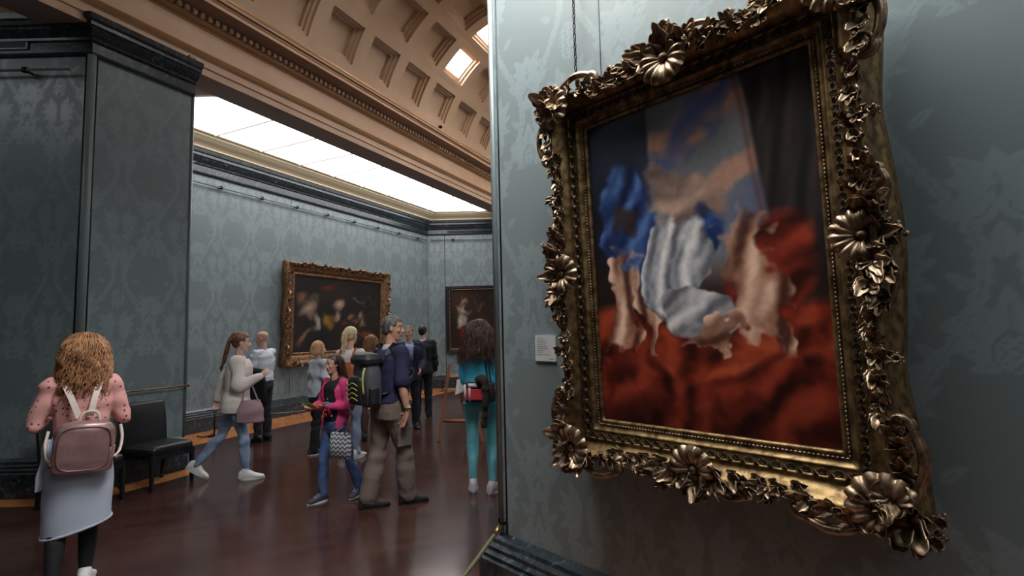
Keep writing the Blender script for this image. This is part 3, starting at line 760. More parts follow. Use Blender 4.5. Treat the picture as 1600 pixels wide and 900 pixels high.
for (cx, cz), sx, sz in corners:
    ox, oz = cx+sx*.136, cz+sz*.136
    for q in range(3):
        put('scroll_leaf', SPR[rr.randrange(4)], ox-sx*(.10+.07*q), oz+sz*(.055-.012*q), .080, (PI/2 if sx < 0 else -PI/2)+rr.uniform(-.4, .4)-sx*sz*.5, .95)
        put('scroll_leaf', SPR[rr.randrange(4)], ox+sx*(.055-.012*q), oz-sz*(.10+.07*q), .080, (0 if sz < 0 else PI)+rr.uniform(-.4, .4), .95)
def centre(cx, cz, nx, nz, big_=1.0):
    A = math.atan2(nx, nz); tx, tz = nz, -nx
    put('centre_shell', SHL, cx+nx*.130, cz+nz*.130, .065, A+PI, .92*big_)
    put('acanthus_spray', SPL[0], cx+nx*.15, cz+nz*.15, .06, A, 1.15*big_)
    for k in (-1, 1):
        put('scroll_leaf', SPR[rr.randrange(4)], cx+nx*.165+tx*.10*k, cz+nz*.165+tz*.10*k, .09, A+k*.9, 1.1); put('scroll_leaf', SPR[rr.randrange(4)], cx+nx*.17+tx*.20*k, cz+nz*.17+tz*.20*k, .085, A+k*1.7, .9)
        put('acanthus_spray', SPL[rr.randrange(3)], cx+nx*.145+tx*.06*k, cz+nz*.145+tz*.06*k, .07, A+k*1.15, 1.1*big_)
        put('acanthus_spray', SPR[rr.randrange(4)], cx+nx*.135+tx*.15*k, cz+nz*.135+tz*.15*k, .075, A+k*1.4, 1.15)
        put('centre_flower', FLW[rr.randrange(3)], cx+nx*.20*big_+tx*.05*k, cz+nz*.20*big_+tz*.05*k, .05, rr.uniform(0, 6), 1.1)
        put('c_scroll', CSS, cx+nx*.178+tx*.15*k, cz+nz*.178+tz*.15*k, .085, A+PI, 1.0)
    put('centre_flower', FLW[1], cx+nx*.245*big_, cz+nz*.245*big_, .045, 0, 1.25)
centre(PW/2, 0, 0, -1); centre(PW/2, PH, 0, 1, 1.15); centre(0, PH/2, -1, 0, 1.05); centre(PW, PH/2, 1, 0, .9)
# sprays in the hollow and finials on the rail
for (ox, oz), (ax, az), (nx, nz), L in [((0, 0), (1, 0), (0, -1), PW), ((PW, 0), (0, 1), (1, 0), PH), ((PW, PH), (-1, 0), (0, 1), PW), ((0, PH), (0, -1), (-1, 0), PH)]:
    for half in (-1, 1):
        a_, b_ = (.12, L/2-.20)
        n = max(2, int(round((b_-a_)/.075)))
        for i in range(n):
            s = L/2+half*(L/2-(a_+(b_-a_)*(i+.5)/n)); d = .126+.010*(i % 2)
            A = math.atan2(ax*half, az*half)
            put('leaf_spray', SPR[rr.randrange(4)], ox+ax*s+nx*d, oz+az*s+nz*d, .072, A+rr.uniform(-.6, .6), rr.uniform(.72, .92))
        for i in range(n):
            s = L/2+half*(L/2-(a_+(b_-a_)*(i+.9)/n)); d = .146-.010*(i % 2)
            put('relief_leaf', SPR[rr.randrange(4)], ox+ax*s+nx*d, oz+az*s+nz*d, .082, math.atan2(-ax*half, -az*half)+rr.uniform(-.7, .7), rr.uniform(.6, .8), M_gilt)
        for f_ in (.36,):
            s = L/2+half*L*.27; A = math.atan2(nx, nz)
            put('finial_flower', FLS[rr.randrange(3)], ox+ax*s+nx*.195, oz+az*s+nz*.195, .07, A, 1.15)
            put('finial_leaf', SPR[rr.randrange(4)], ox+ax*s+nx*.15, oz+az*s+nz*.15, .085, A+half*.5, .75)
# hanging chain
t = thing('hanging_chain', 'thin dark metal chain holding the carved gilt frame from above', 'chain', tuple(wc(.785, .045, 3.06)))
b = MB(); zz = 0
k = 0
while zz < 2.1:
    pts = []
    for i in range(13):
        a = 2*PI*i/12; x = math.sin(a)*.0075; z = zz+.02*math.cos(a)
        pts.append(CD*(x if k % 2 else x*.15)+CN*(0 if k % 2 else x)+Vector((0, 0, z)))
    b.tube(pts, .0034, 5, cap=False); zz += .031; k += 1
o = obj('links', b, M_dark, t)
b = MB(); b.tube([(0, 0, 0), (0, 0, -.05), tuple(CN*.02+Vector((0, 0, -.08)))], .004, 6); obj('hook', b, M_dark, t)
# wall label
t = thing('wall_label', 'small white caption card on the wall left of the big carved frame', 'label', tuple(wc(.44, .004, 1.545)), 0)
def lw(p): return CD*p[0]+CN*(-p[1])+Vector((0, 0, p[2]))
b = MB(); b.box(-.085, .085, -.004, .003, -.078, .078, lw); obj('card', b, mat('white_card', (206, 208, 210), .6), t, smooth=False)
b = MB(); r2 = random.Random(3)
for i in range(9):
    w = r2.uniform(.05, .12) if i else .05; b.box(-.07, -.07+w, -.0046, -.004, .06-.0125*i, .0625-.0125*i, lw)
b.box(.03, .07, -.0046, -.004, -.066, -.062, lw)
obj('text_lines', b, mat('grey_print', (120, 120, 124), .6), t, smooth=False)

# ---- smaller frames ------------------------------------------------------------------------------
def simple_frame(root, W, H, fw, depth, m_out, m_in, carved=True):
    pr = [(-.01, -.01), (-.01, .02), (.02, .03), (.03*1, .02), (fw*.25, .03), (fw*.30, .05), (fw*.5, .045), (fw*.72, depth*.8), (fw*.85, depth), (fw*.95, depth), (fw, depth*.75), (fw, -.05), (-.01, -.05)]
    obj('moulding', frame_moulding(W, H, pr, lambda t, L: (.02*math.sin(t*L*9) if carved else 0), 50), m_out, root)
    if carved:
        me = spray_mesh(5, .14, .035, 1.0, .5, 77); mm = me.mesh('far_spray'); n = 0
        me2 = flower_mesh(.07, 5).mesh('far_flower')
        for (ox, oz), (ax, az), (nx, nz), L in [((0, 0), (1, 0), (0, -1), W), ((W, 0), (0, 1), (1, 0), H), ((W, H), (-1, 0), (0, 1), W), ((0, H), (0, -1), (-1, 0), H)]:
            k = int((L+fw)/.19)
            for i in range(k):
                s = -fw*.4+(L+fw*.8)*(i+.5)/k; A = math.atan2(nx, nz)
                o = obj('carved_leaf', mm if i % 3 else me2, M_giltl, root)
                o.matrix_local = Matrix.Translation((ox+ax*s+nx*fw*.72, -depth*.85, oz+az*s+nz*fw*.72)) @ Matrix.Rotation(A+(.5 if i % 2 else -.5), 4, 'Y')
    b = MB()
    for i in range(2):
        pass
FW = .27
t = thing('framed_painting', 'wide dark figure-less scene in a heavy carved gold frame on the far left wall', 'painting')
t['label'] = 'wide dark painting in a carved gold frame on the wall behind the visitors'
base = uv(0, -9.14); u_a = np.dot(np.array((-4.94, 10.9)), (UD.x, UD.y)); u_b = np.dot(np.array((-3.47, 13.98)), (UD.x, UD.y))
W2 = (u_b-u_a)-2*FW-.04; H2 = 3.26-1.02-2*FW
Rf = Matrix.Rotation(-.03, 4, 'X')
t.matrix_world = Matrix.Translation(uv(u_a+FW+.02, -9.14+.10, 1.03+FW)) @ Matrix((UD, -VD, Vector((0, 0, 1)))).transposed().to_4x4() @ Matrix.Rotation(.030, 4, 'X')
spots = [(.16, .42, .085, .16, .5, (196, 160, 134), .5), (.07, .30, .05, .10, -.2, (140, 96, 72), .5), (.22, .60, .04, .13, .2, (186, 176, 160), .5), (.12, .78, .03, .16, .5, (150, 112, 84), .4), (.35, .62, .07, .11, .2, (170, 122, 36), .6),
         (.47, .38, .055, .11, .1, (200, 168, 144), .4), (.45, .55, .03, .10, .5, (186, 146, 122), .4), (.33, .14, .09, .08, 0, (110, 44, 24), .8), (.63, .52, .035, .08, .2, (150, 116, 92), .5), (.73, .50, .035, .07, .2, (170, 136, 110), .5),
         (.69, .60, .04, .07, 0, (130, 92, 70), .5), (.78, .58, .03, .10, .3, (150, 118, 96), .5), (.66, .28, .09, .05, .4, (84, 82, 76), 1), (.84, .25, .08, .07, 0, (66, 60, 50), 1), (.55, .62, .05, .05, 0, (120, 60, 40), .6), (.80, .76, .07, .07, 0, (130, 70, 36), .7)]
canvas_obj('canvas', W2, H2, dark_canvas(3, spots), M_paint, t, 120, 100)
simple_frame(t, W2, H2, FW, .10, gilt_mat('brown_gilding', (158, 118, 84), (92, 62, 44), .45, .7), M_giltl)
t = thing('framed_painting', 'small painting with red and white patches in a flat black frame', 'painting')
t.matrix_world = Matrix.Translation((-2.02+.11, 15.86-.07, 1.06+.11)) @ Matrix.Rotation(.02, 4, 'X')
spots = [(.28, .32, .13, .10, .3, (190, 166, 140), 1), (.25, .52, .10, .14, .1, (200, 190, 172), .8), (.30, .20, .09, .04, -.5, (170, 140, 104), .8), (.28, .74, .15, .12, 0, (150, 40, 34), .8), (.62, .62, .14, .06, .2, (170, 52, 44), .7), (.80, .72, .12, .10, 0, (150, 50, 40), .6), (.55, .30, .1, .1, 0, (96, 66, 44), 1)]
M_blk = mat('black_frame', (30, 26, 24), .35)
canvas_obj('canvas', 1.55, 1.79, dark_canvas(8, spots, ((26, 18, 15), (60, 36, 28))), M_paint, t, 80, 90)
simple_frame(t, 1.55, 1.79, .11, .05, M_blk, M_giltl, False)
b = MB(); pr = [(-.012, .0), (-.012, .028), (.012, .032), (.014, 0)]
obj('inner_slip', frame_moulding(1.55, 1.79, pr, lambda t, L: 0, 4), M_giltl, t)
# ================================================================ PEOPLE
def V3(*a): return Vector(a if len(a) == 3 else a[0])
def union_mesh(mb, voxel, smooth=4, name='m'):
    """voxel union of overlapping closed pieces into one continuous surface"""
    me = mb.mesh(name); o = bpy.data.objects.new('tmp', me); COL.objects.link(o)
    r = o.modifiers.new('r', 'REMESH'); r.mode = 'VOXEL'; r.voxel_size = voxel; r.use_smooth_shade = True
    if smooth:
        s = o.modifiers.new('s', 'SMOOTH'); s.factor = .5; s.iterations = smooth
    dg = bpy.context.evaluated_depsgraph_get(); ev = o.evaluated_get(dg)
    out = bpy.data.meshes.new_from_object(ev); bpy.data.objects.remove(o); bpy.data.meshes.remove(me)
    out.polygons.foreach_set('use_smooth', [True]*len(out.polygons)); out.materials.clear()
    return out
def get_co(me):
    a = np.empty(len(me.vertices)*3, np.float32); me.vertices.foreach_get('co', a); return a.reshape(-1, 3).astype(float)
def get_no(me):
    a = np.empty(len(me.vertices)*3, np.float32); me.vertices.foreach_get('normal', a); return a.reshape(-1, 3).astype(float)
def set_co(me, c): me.vertices.foreach_set('co', c.astype(np.float32).ravel()); me.update()
def wrinkle(me, amp, freq, seed, zs=1.7, centers=()):
    """cloth folds: warped sine ridges, stronger near the given joints"""
    c = get_co(me); n = get_no(me); r = np.random.RandomState(seed); f = np.zeros(len(c))
    for k in range(3):
        d = r.normal(size=3); d[2] *= zs; d /= np.linalg.norm(d); d2 = r.normal(size=3); d2 /= np.linalg.norm(d2)
        ph = r.uniform(0, 6.28); f += np.sin(freq*(1+.5*k)*(c@d)+1.8*np.sin(freq*.45*(c@d2)+ph)+ph)/(1+.5*k)
    amp *= 1.7; w = np.ones(len(c))*.42
    for ctr, rad, s in centers:
        w += s*np.exp(-(((c-np.array(ctr))**2).sum(1))/rad**2)
    set_co(me, c+n*(amp*f*w)[:, None])

def ring_pts(c, ax, ay, rx, ry, k=20, p=2.3, front=1.0, back=1.0):
    out = []
    for i in range(k):
        a = 2*PI*i/k; ca, sa = math.cos(a), math.sin(a)
        x = math.copysign(abs(ca)**(2/p), ca)*rx; y = math.copysign(abs(sa)**(2/p), sa)*ry*(front if sa > 0 else back)
        out.append(tuple(V3(c)+ax*x+ay*y))
    return out

class Figure:
    """a posed person: joints from segment directions; x right, y forward, z up in the figure's own frame"""
    def __init__(s, h, pose, build=1.0, female=False):
        k = h/1.75; s.k = k; s.h = h; s.b = build; s.fem = female; P = pose; J = {}
        g = lambda n, d: V3(P.get(n, d)).normalized()
        lean = g('lean', (0, .02, 1)); s.up = lean
        side = V3(P.get('side', (1, 0, 0))).normalized(); side = (side-lean*side.dot(lean)).normalized(); s.side = side; s.fw = lean.cross(side)
        hw = .092*k*(1.0 if not female else 1.02); sw = (.185 if not female else .165)*k*build**.5
        J['pel'] = V3(0, 0, .95*k)
        for n, sg in (('L', -1), ('R', 1)):
            J['hip'+n] = J['pel']+V3(1, 0, 0)*sg*hw+V3(0, 0, -.03*k)
            J['kne'+n] = J['hip'+n]+g('thigh'+n, (sg*.03, .02, -1))*.435*k
            J['ank'+n] = J['kne'+n]+g('shin'+n, (0, -.03, -1))*.405*k
            s.__dict__['foot'+n] = g('foot'+n, (sg*.15, 1, 0))
        low = min(J['ankL'].z, J['ankR'].z)
        dz = P.get('ground', .082*k)-low
        for q in J: J[q] = J[q]+V3(0, 0, dz)
        J['wai'] = J['pel']+lean*.13*k; J['che'] = J['pel']+lean*.34*k; J['neb'] = J['pel']+lean*.52*k
        sh = V3(P.get('shside', tuple(side))).normalized(); s.sh = sh; s.cf = lean.cross(sh).normalized()
        for n, sg in (('L', -1), ('R', 1)):
            J['sho'+n] = J['neb']-lean*.045*k+sh*sg*sw
            J['elb'+n] = J['sho'+n]+g('arm'+n, (sg*.12, -.05, -1))*.285*k
            J['wri'+n] = J['elb'+n]+g('fore'+n, (sg*.02, .2, -1))*.245*k
            J['hnd'+n] = g('hand'+n, tuple((J['wri'+n]-J['elb'+n]).normalized()))
        hl = g('headup', tuple(lean)); s.hu = hl
        hf = g('face', tuple(s.fw)); hf = (hf-hl*hf.dot(hl)).normalized(); s.hf = hf; s.hs = hf.cross(hl)
        J['nec'] = J['neb']+lean*.05*k; J['hea'] = J['neb']+lean*.075*k+hl*.115*k+hf*.018*k
        s.J = J
    # ---- pieces
    def torso(s, mb, g=0.0, z0=-.10, z1=.50, flare=0.0):
        k, b, J = s.k, s.b, s.J; up = s.up
        f = s.fem
        prof = [(-.13, .155 if f else .150, .105), (-.06, .172 if f else .160, .115), (.02, .165 if f else .158, .108), (.12, .132 if f else .148, .092), (.22, .138 if f else .158, .098), (.33, .158 if f else .175, .112), (.42, .160 if f else .185, .108), (.475, .120 if f else .145, .085), (.505, .075, .065)]
        R = []
        for h, rx, ry in prof:
            if h < z0-.001 or h > z1+.001: continue
            t = min(1, max(0, h/.4)); ax = (s.side*(1-t)+s.sh*t).normalized(); ay = up.cross(ax).normalized()
            fl = flare*max(0, (.12-h))/.25
            R.append(ring_pts(J['pel']+up*h*k+ay*(.012*k if h > .25 else 0), ax, ay, (rx*b+g+fl)*k, (ry*b+g+fl)*k, 20, 2.4, 1.0, 1.0))
        mb.rings(R)
    def arm(s, mb, n, g=0.0, upto=1.0, k_=None, fore=True):
        k, b, J = s.k, s.b**.6, s.J; a, e, w = J['sho'+n], J['elb'+n], J['wri'+n]; f = .88 if s.fem else 1
        mb.capsule(a, a.lerp(e, .5), (.054*b*f+g)*k, (.047*b*f+g)*k)
        mb.capsule(J['neb']-s.up*.05*k, a, (.06*b*f+g)*k, (.05*b*f+g)*k)
        if upto <= .5: mb.capsule(a.lerp(e, .4), a.lerp(e, upto*2), (.048*b*f+g)*k, (.045*b*f+g*1.15)*k); return
        mb.capsule(a.lerp(e, .5), e, (.047*b*f+g)*k, (.039*b*f+g)*k)
        if upto > .5:
            t = (upto-.5)*2; mb.capsule(e, e.lerp(w, min(t, .35)), (.039*b*f+g)*k, (.042*b*f+g)*k)
            if t > .35: mb.capsule(e.lerp(w, .35), e.lerp(w, t), (.042*b*f+g)*k, ((.042-.018*(t-.35)/.65)*b*f+g)*k)
    def leg(s, mb, n, g=0.0, flare=0.0, upto=1.0):
        k, b, J = s.k, s.b**.5, s.J; a, e, w = J['hip'+n], J['kne'+n], J['ank'+n]
        w = e.lerp(w, upto)
        mb.capsule(a+V3(0, 0, .02*k), a.lerp(e, .5), (.088*b+g)*k, (.070*b+g)*k)
        mb.capsule(a.lerp(e, .5), e, (.070*b+g)*k, (.052*b+g)*k)
        mb.capsule(e, e.lerp(w, .35)-s.fw*.008*k, (.052*b+g)*k, (.054*b+g+flare*.35)*k)
        mb.capsule(e.lerp(w, .35)-s.fw*.008*k, w, (.054*b+g+flare*.35)*k, (.034*b+g+flare)*k)
    def head(s, mb):
        k, J = s.k, s.J; c = J['hea']; u, f, x = s.hu, s.hf, s.hs
        q = .98*k if not s.fem else .95*k
        # cranium and face lofted from chin to crown
        rings = [(-.118, .020, .018, .052), (-.105, .036, .034, .036), (-.080, .050, .056, .020), (-.050, .058, .072, .010), (-.015, .066, .086, .000), (.020, .072, .093, -.006), (.055, .073, .094, -.008), (.085, .064, .084, -.010), (.108, .044, .060, -.012), (.120, .018, .026, -.014)]
        mb.rings([ring_pts(c+u*h*q+f*o*q, x, f, rx*q, ry*q, 20, 2.15) for h, rx, ry, o in rings])
        P = lambda a, b_, c_: c+x*a*q+f*b_*q+u*c_*q
        mb.capsule(P(0, .082, .018), P(0, .104, -.026), .009*q, .013*q)                       # nose
        for sg in (-1, 1):
            mb.ball(P(sg*.011, .093, -.030), .009*q, 8, 6)
            mb.capsule(P(sg*.014, .083, .030), P(sg*.046, .070, .030), .010*q, .009*q)         # brow
            mb.ball(P(sg*.040, .062, -.022), (.020*q,)*3, 8, 6)                                # cheek
            mb.ball(P(sg*.074, -.006, -.004), (.010*q, .018*q, .030*q), 8, 6, Matrix((x, f, u)).transposed())
            mb.ball(P(sg*.030, .066, .008), .013*q, 8, 6)                                      # lids
        mb.capsule(P(-.020, .082, -.052), P(.020, .082, -.052), .0075*q, .0075*q)              # upper lip
        mb.capsule(P(-.016, .081, -.064), P(.016, .081, -.064), .0080*q, .0080*q)              # lower lip
        mb.ball(P(0, .068, -.094), .020*q, 8, 6)
        mb.capsule(J['neb']-s.up*.02*k, c-u*.06*k-f*.012*k, .058*k*(.88 if s.fem else 1.02), .050*k*(.88 if s.fem else 1.02))
    def hand(s, mb, n, curl=.5, palm=None, spread=.5):
        k, J = s.k*(.92 if s.fem else 1), s.J; w = J['wri'+n]; d = J['hnd'+n].normalized(); sg = -1 if n == 'L' else 1
        palm = V3(palm) if palm is not None else V3(-sg, 0, 0)
        palm = (palm-d*palm.dot(d)).normalized(); ac = d.cross(palm)*(1)      # across the palm
        # thumb on the forward / upper side
        th = ac if (ac.dot(s.cf) > 0 or (abs(ac.dot(s.cf)) < .2 and ac.z > 0)) else -ac
        mb.capsule(w-d*.03*k, w+d*.01*k, .026*k, .024*k)
        R = []
        for t, rx, ry in ((0, .024, .018), (.03, .034, .017), (.065, .040, .015), (.092, .039, .012)):
            R.append(ring_pts(w+d*t*k, th, palm, rx*k, ry*k, 14, 2.6))
        mb.rings(R)
        for i, (o, l) in enumerate(((.029, .068), (.010, .076), (-.010, .071), (-.028, .056))):
            p = w+d*.086*k+th*o*k; dd = (d+th*o*6*spread*(.5 if i else .9)).normalized(); r = .0092*k
            for seg, cu in ((.45, .35), (.30, .8), (.25, .8)):
                a = cu*curl; dd2 = (dd*math.cos(a)+palm*math.sin(a)).normalized(); palm_ = (palm*math.cos(a)-dd*math.sin(a)).normalized()
                p2 = p+dd2*l*seg*k; mb.capsule(p, p2, r, r*.9, 9); p, dd, r = p2, dd2, r*.9
        p = w+d*.028*k+th*.028*k; d1 = (d*.6+th*.75+palm*.35).normalized()
        p2 = p+d1*.040*k; mb.capsule(p, p2, .012*k, .010*k, 9); d2 = (d1+d*.6+palm*.5*curl).normalized(); mb.capsule(p2, p2+d2*.030*k, .010*k, .0085*k, 9)
    def shoe(s, n, lift=0.0):
        k, J = s.k, s.J; a = J['ank'+n]; f = s.__dict__['foot'+n]; fl = f.copy(); x = fl.cross(V3(0, 0, 1)).normalized(); up = x.cross(fl).normalized()
        P = lambda b_, c_, a_=0: a+fl*b_*k+up*c_*k+x*a_*k
        up_, so = MB(), MB()
        prof = [(-.085, .022, .045, -.052), (-.075, .034, .055, -.035), (-.04, .038, .065, -.018), (.0, .038, .062, -.020), (.05, .043, .045, -.036), (.10, .050, .034, -.048), (.15, .048, .026, -.055), (.185, .034, .020, -.060), (.20, .012, .010, -.064)]
        R = [ring_pts(P(b_, c_), x, up, rx*k, rz*k, 16, 2.6) for b_, rx, rz, c_ in prof]
        R = [[tuple(V3(p) if (V3(p)-a).dot(up) > -.072*k else V3(p)-up*((V3(p)-a).dot(up)+.072*k)) for p in r] for r in R]
        up_.rings(R); up_.capsule(P(-.02, -.02), P(-.012, .022), .045*k, .043*k); up_.capsule(P(.0, .01), P(.07, -.022), .034*k, .028*k)
        R = []
        for c_ in (-.084, -.066):
            ring = []
            for i in range(28):
                t = 2*PI*i/28; yy = math.cos(t); xx = math.sin(t); L = .058+.148*(yy+1)/2*2-.148
                b0 = .058+.147*yy; wd = .034+.018*max(0, math.sin((b0+.09)/.30*PI))
                ring.append(tuple(P(b0, c_, xx*wd)))
            R.append(ring)
        so.rings(R); return up_, so

SKIN = dict(fair=(226, 182, 160), pink=(222, 172, 152), tan=(198, 148, 122))
_mats = {}
def cm(name, rgb, rough=.8, **k):
    if rough >= .8 and 'bump' not in k: k['bump'] = (20, .55, .014)
    if name not in _mats: _mats[name] = mat(name, rgb, rough, **k)
    return _mats[name]
def skin(kind):
    n = 'skin_'+kind
    if n not in _mats:
        c = SKIN[kind]; m = mat(n, c, .5, noise=(tuple(int(v*.9) for v in c), 14, 3, .35, .7)); m.node_tree.nodes['Principled BSDF'].inputs['Subsurface Weight'].default_value = .08; _mats[n] = m
    return _mats[n]
M_eye = mat('eye_white', (210, 205, 198), .2); M_iris = mat('iris', (50, 34, 24), .2); M_lip = mat('lips', (168, 92, 84), .4)

def base_person(label, loc, yaw, fig, sk='fair', vox=.0065, hands=None, hide=1.0, cat='person', eyes=True, bare_legs=False):
    root = thing('person', label, cat, loc, yaw)
    mb = MB(); fig.torso(mb, -.026)
    for n in 'LR':
        fig.arm(mb, n, -.004); fig.leg(mb, n, -.024)
        c, p, sp = (hands or {}).get(n, (.5, None, .4)); fig.hand(mb, n, c, p, sp)
        a = fig.J['ank'+n]; f = fig.__dict__['foot'+n]; mb.capsule(a-V3(0, 0, .02*fig.k), a+f*.09*fig.k-V3(0, 0, .048*fig.k), .028*fig.k, .018*fig.k)
    fig.head(mb)
    obj('body', union_mesh(mb, vox, 2, 'body'), skin(sk), root)
    if eyes:
        c, u, f, x = fig.J['hea'], fig.hu, fig.hf, fig.hs; q = .98*fig.k
        for sg in (-1, 1):
            e = obj('eye', MB().ball(c+x*sg*.030*q+f*.0690*q+u*.010*q, (.0125*q, .0125*q, .0075*q), 10, 8), M_eye, root)
            obj('iris', MB().ball(c+x*sg*.030*q+f*.0775*q+u*.010*q, .0060*q, 8, 6), M_iris, e)
            b = MB(); b.capsule(c+x*sg*.016*q+f*.0895*q+u*.032*q, c+x*sg*.044*q+f*.0745*q+u*.033*q, .0034*q, .0028*q, 6); obj('eyebrow', b, cm('brow', (52, 36, 28)), root)
        b = MB(); b.capsule(c-x*.017*q+f*.0868*q-u*.053*q, c+x*.017*q+f*.0868*q-u*.053*q, .0052*q, .005*q, 6); b.capsule(c-x*.013*q+f*.0858*q-u*.064*q, c+x*.013*q+f*.0858*q-u*.064*q, .0056*q, .0056*q, 6)
        obj('lips', b, M_lip, root)
    return root
def trousers(root, fig, m, g=.012, flare=.0, seed=1, amp=.004, vox=.008, upto=.98, name='trousers', top=.10, freq=26):
    mb = MB(); fig.torso(mb, g*.9, -.13, top)
    for n in 'LR': fig.leg(mb, n, g, flare, upto)
    me = union_mesh(mb, vox, 3); J = fig.J
    wrinkle(me, amp, freq, seed, 2.2, [(tuple(J[q]), .12, 1.2) for q in ('kneL', 'kneR')]+[(tuple(J[q]), .10, 1.5) for q in ('ankL', 'ankR')]+[(tuple(J['pel']-V3(0, 0, .06)), .12, .8)])
    return obj(name, me, m, root)
def top(root, fig, m, g=.014, sleeve=1.0, hem=-.06, seed=1, amp=.004, vox=.008, name='shirt', flare=0.0, freq=24, z1=.505, sl=None):
    mb = MB(); fig.torso(mb, g, hem, z1, flare)
    for n in 'LR':
        u = (sl or {}).get(n, sleeve)
        if u: fig.arm(mb, n, g*.9, u)
    me = union_mesh(mb, vox, 3); J = fig.J
    wrinkle(me, amp, freq, seed, 1.4, [(tuple(J[q]), .10, 1.4) for q in ('elbL', 'elbR', 'shoL', 'shoR')]+[(tuple(J['wai']), .14, .7)])
    return obj(name, me, m, root)
def shoes(root, fig, m, msole, name='shoe', laces=None):
    for n in 'LR':
        u, s_ = fig.shoe(n); o = obj(name, union_mesh(u, .006, 2), m, root); obj('sole', s_, msole, o, smooth=False)
        if laces:
            a = fig.J['ank'+n]; f = fig.__dict__['foot'+n]; x = f.cross(V3(0, 0, 1)).normalized(); up = x.cross(f); b = MB()
            for i in range(4):
                p = a+f*(.05+.022*i)*fig.k+up*(.012-.0125*i)*fig.k; b.capsule(p-x*.02, p+x*.02, .004, .004, 5)
            obj('laces', b, laces, o)
def strands(root, fig, m, n, L, spread, seed, curl=.0, cw=5, rad=.006, back=True, part=None, down=None, drift=(0, 0, 0), a0=-2.4, a1=2.4, name='hair', cap=True, capr=1.0, ztop=.10, zlen=None, taper=.35, out=.0):
    """hair: a cap on the skull and locks falling from it; angles measured from the back of the head"""
    if name != 'ponytail': n = int(n*(1.3 if curl > .009 else 2.8)); rad *= (.8 if curl > .009 else .46)
    r = random.Random(seed); c, u, f, x = fig.J['hea'], fig.hu, fig.hf, fig.hs; k = fig.k; mb = MB()
    P = lambda a, b_, c_: c+(x*a+f*b_+u*c_)*k*capr
    hp = MB()
    if cap:
        hp.ball(P(0, -.022, .030), (.082*k*capr, .098*k*capr, .098*k*capr), 20, 14, Matrix((x, f, u)).transposed())
        hp.ball(P(0, -.045, -.030), (.070*k*capr, .066*k*capr, .080*k*capr), 16, 10, Matrix((x, f, u)).transposed())
    dn = V3(down) if down else V3(0, 0, -1)
    for i in range(n):
        a = a0+(a1-a0)*(i+r.random())/n; hgt = r.uniform(-.2, 1.0)
        el = hgt*1.25
        dirh = (-f*math.cos(a)+x*math.sin(a)); st = c+(dirh*math.cos(el)*.086+u*(.020+math.sin(el)*.094)-f*.016)*k*capr
        l = L*r.uniform(.75, 1.1)+.0*hgt; pts = []; rr_ = []; N = 16 if curl else 9; ph = r.uniform(0, 6.28)
        p = st.copy(); d = (dirh*(.7-.4*max(0, hgt))+u*(.25*max(0, hgt))).normalized()
        step = (l+ (.05 if hgt > .3 else 0))/N
        side_ = dirh.cross(V3(0, 0, 1)); side_ = side_.normalized() if side_.length > .1 else x
        for j in range(N+1):
            t = j/N
            q = p + (side_*math.sin(cw*2*PI*t+ph)+dirh*math.cos(cw*2*PI*t+ph))*curl*min(1, t*3)*k
            pts.append(q); rr_.append(rad*k*(1-taper*t)*(.6 if j == 0 else 1))
            tgt = (dn+dirh*(spread*(1-t)+out)+V3(drift)*t).normalized(); w = min(1, .25+t*2.2)
            d = (d*(1-w)+tgt*w).normalized(); p = p+d*step
            # keep outside the skull
            v = p-(c-f*.01*k); e = math.sqrt((v.dot(x)/.080)**2+(v.dot(f)/.095)**2+(v.dot(u)/.115)**2)/k/capr
            if e < 1.05 and e > 1e-6: p = (c-f*.01*k)+v*(1.05/e)
        mb.tube(pts, rr_, 6, flat=.8)
    if cap:
        me = union_mesh(hp, .007, 2); cc = get_co(me); nn = get_no(me); ctr = np.array(c)
        # hairline : pull the cap off the face
        vv = cc-ctr; ff = vv@np.array(f); uu = vv@np.array(u); xx = vv@np.array(x)
        face = (ff > .030*k) & (uu < .062*k); cc[face] -= np.outer((ff[face]-.022*k), np.array(f)); side2 = (ff > -.01*k) & (uu < .0) & (np.abs(xx) > .03*k)
        cc[side2] -= np.outer(ff[side2]+.01*k, np.array(f))
        an = np.arctan2(xx, ff); cc += nn*(.0022*np.sin(an*44+uu*70))[:, None]; set_co(me, cc); o = obj(name, me, m, root)
        if n: obj('hair_locks', mb, m, o)
        return o
    return obj(name, mb, m, root)
def short_hair(root, fig, m, seed=1, grow=1.0, name='hair', rough=.002, low=-.03):
    c, u, f, x = fig.J['hea'], fig.hu, fig.hf, fig.hs; k = fig.k; hp = MB(); R = Matrix((x, f, u)).transposed(); P = lambda a, b_, c_: c+(x*a+f*b_+u*c_)*k
    hp.ball(P(0, -.012, .036), (.080*k*grow, .100*k*grow, .096*k*grow), 20, 14, R); hp.ball(P(0, -.050, low+.02), (.066*k*grow, .056*k*grow, .062*k), 16, 10, R)
    me = union_mesh(hp, .006, 2); cc = get_co(me); nn = get_no(me); vv = cc-np.array(c); ff = vv@np.array(f); uu = vv@np.array(u); xx = vv@np.array(x)
    face = (ff > .045*k) & (uu < .066*k); cc[face] -= np.outer((ff[face]-.035*k), np.array(f)); ear = (ff > -.015*k) & (uu < .020*k); cc[ear] -= np.outer(ff[ear]+.015*k, np.array(f))
    r = np.random.RandomState(seed); cc += nn*(rough*np.sin(vv@r.normal(size=3)*190+np.sin(vv@r.normal(size=3)*90)*2))[:, None]; set_co(me, cc); return obj(name, me, m, root)
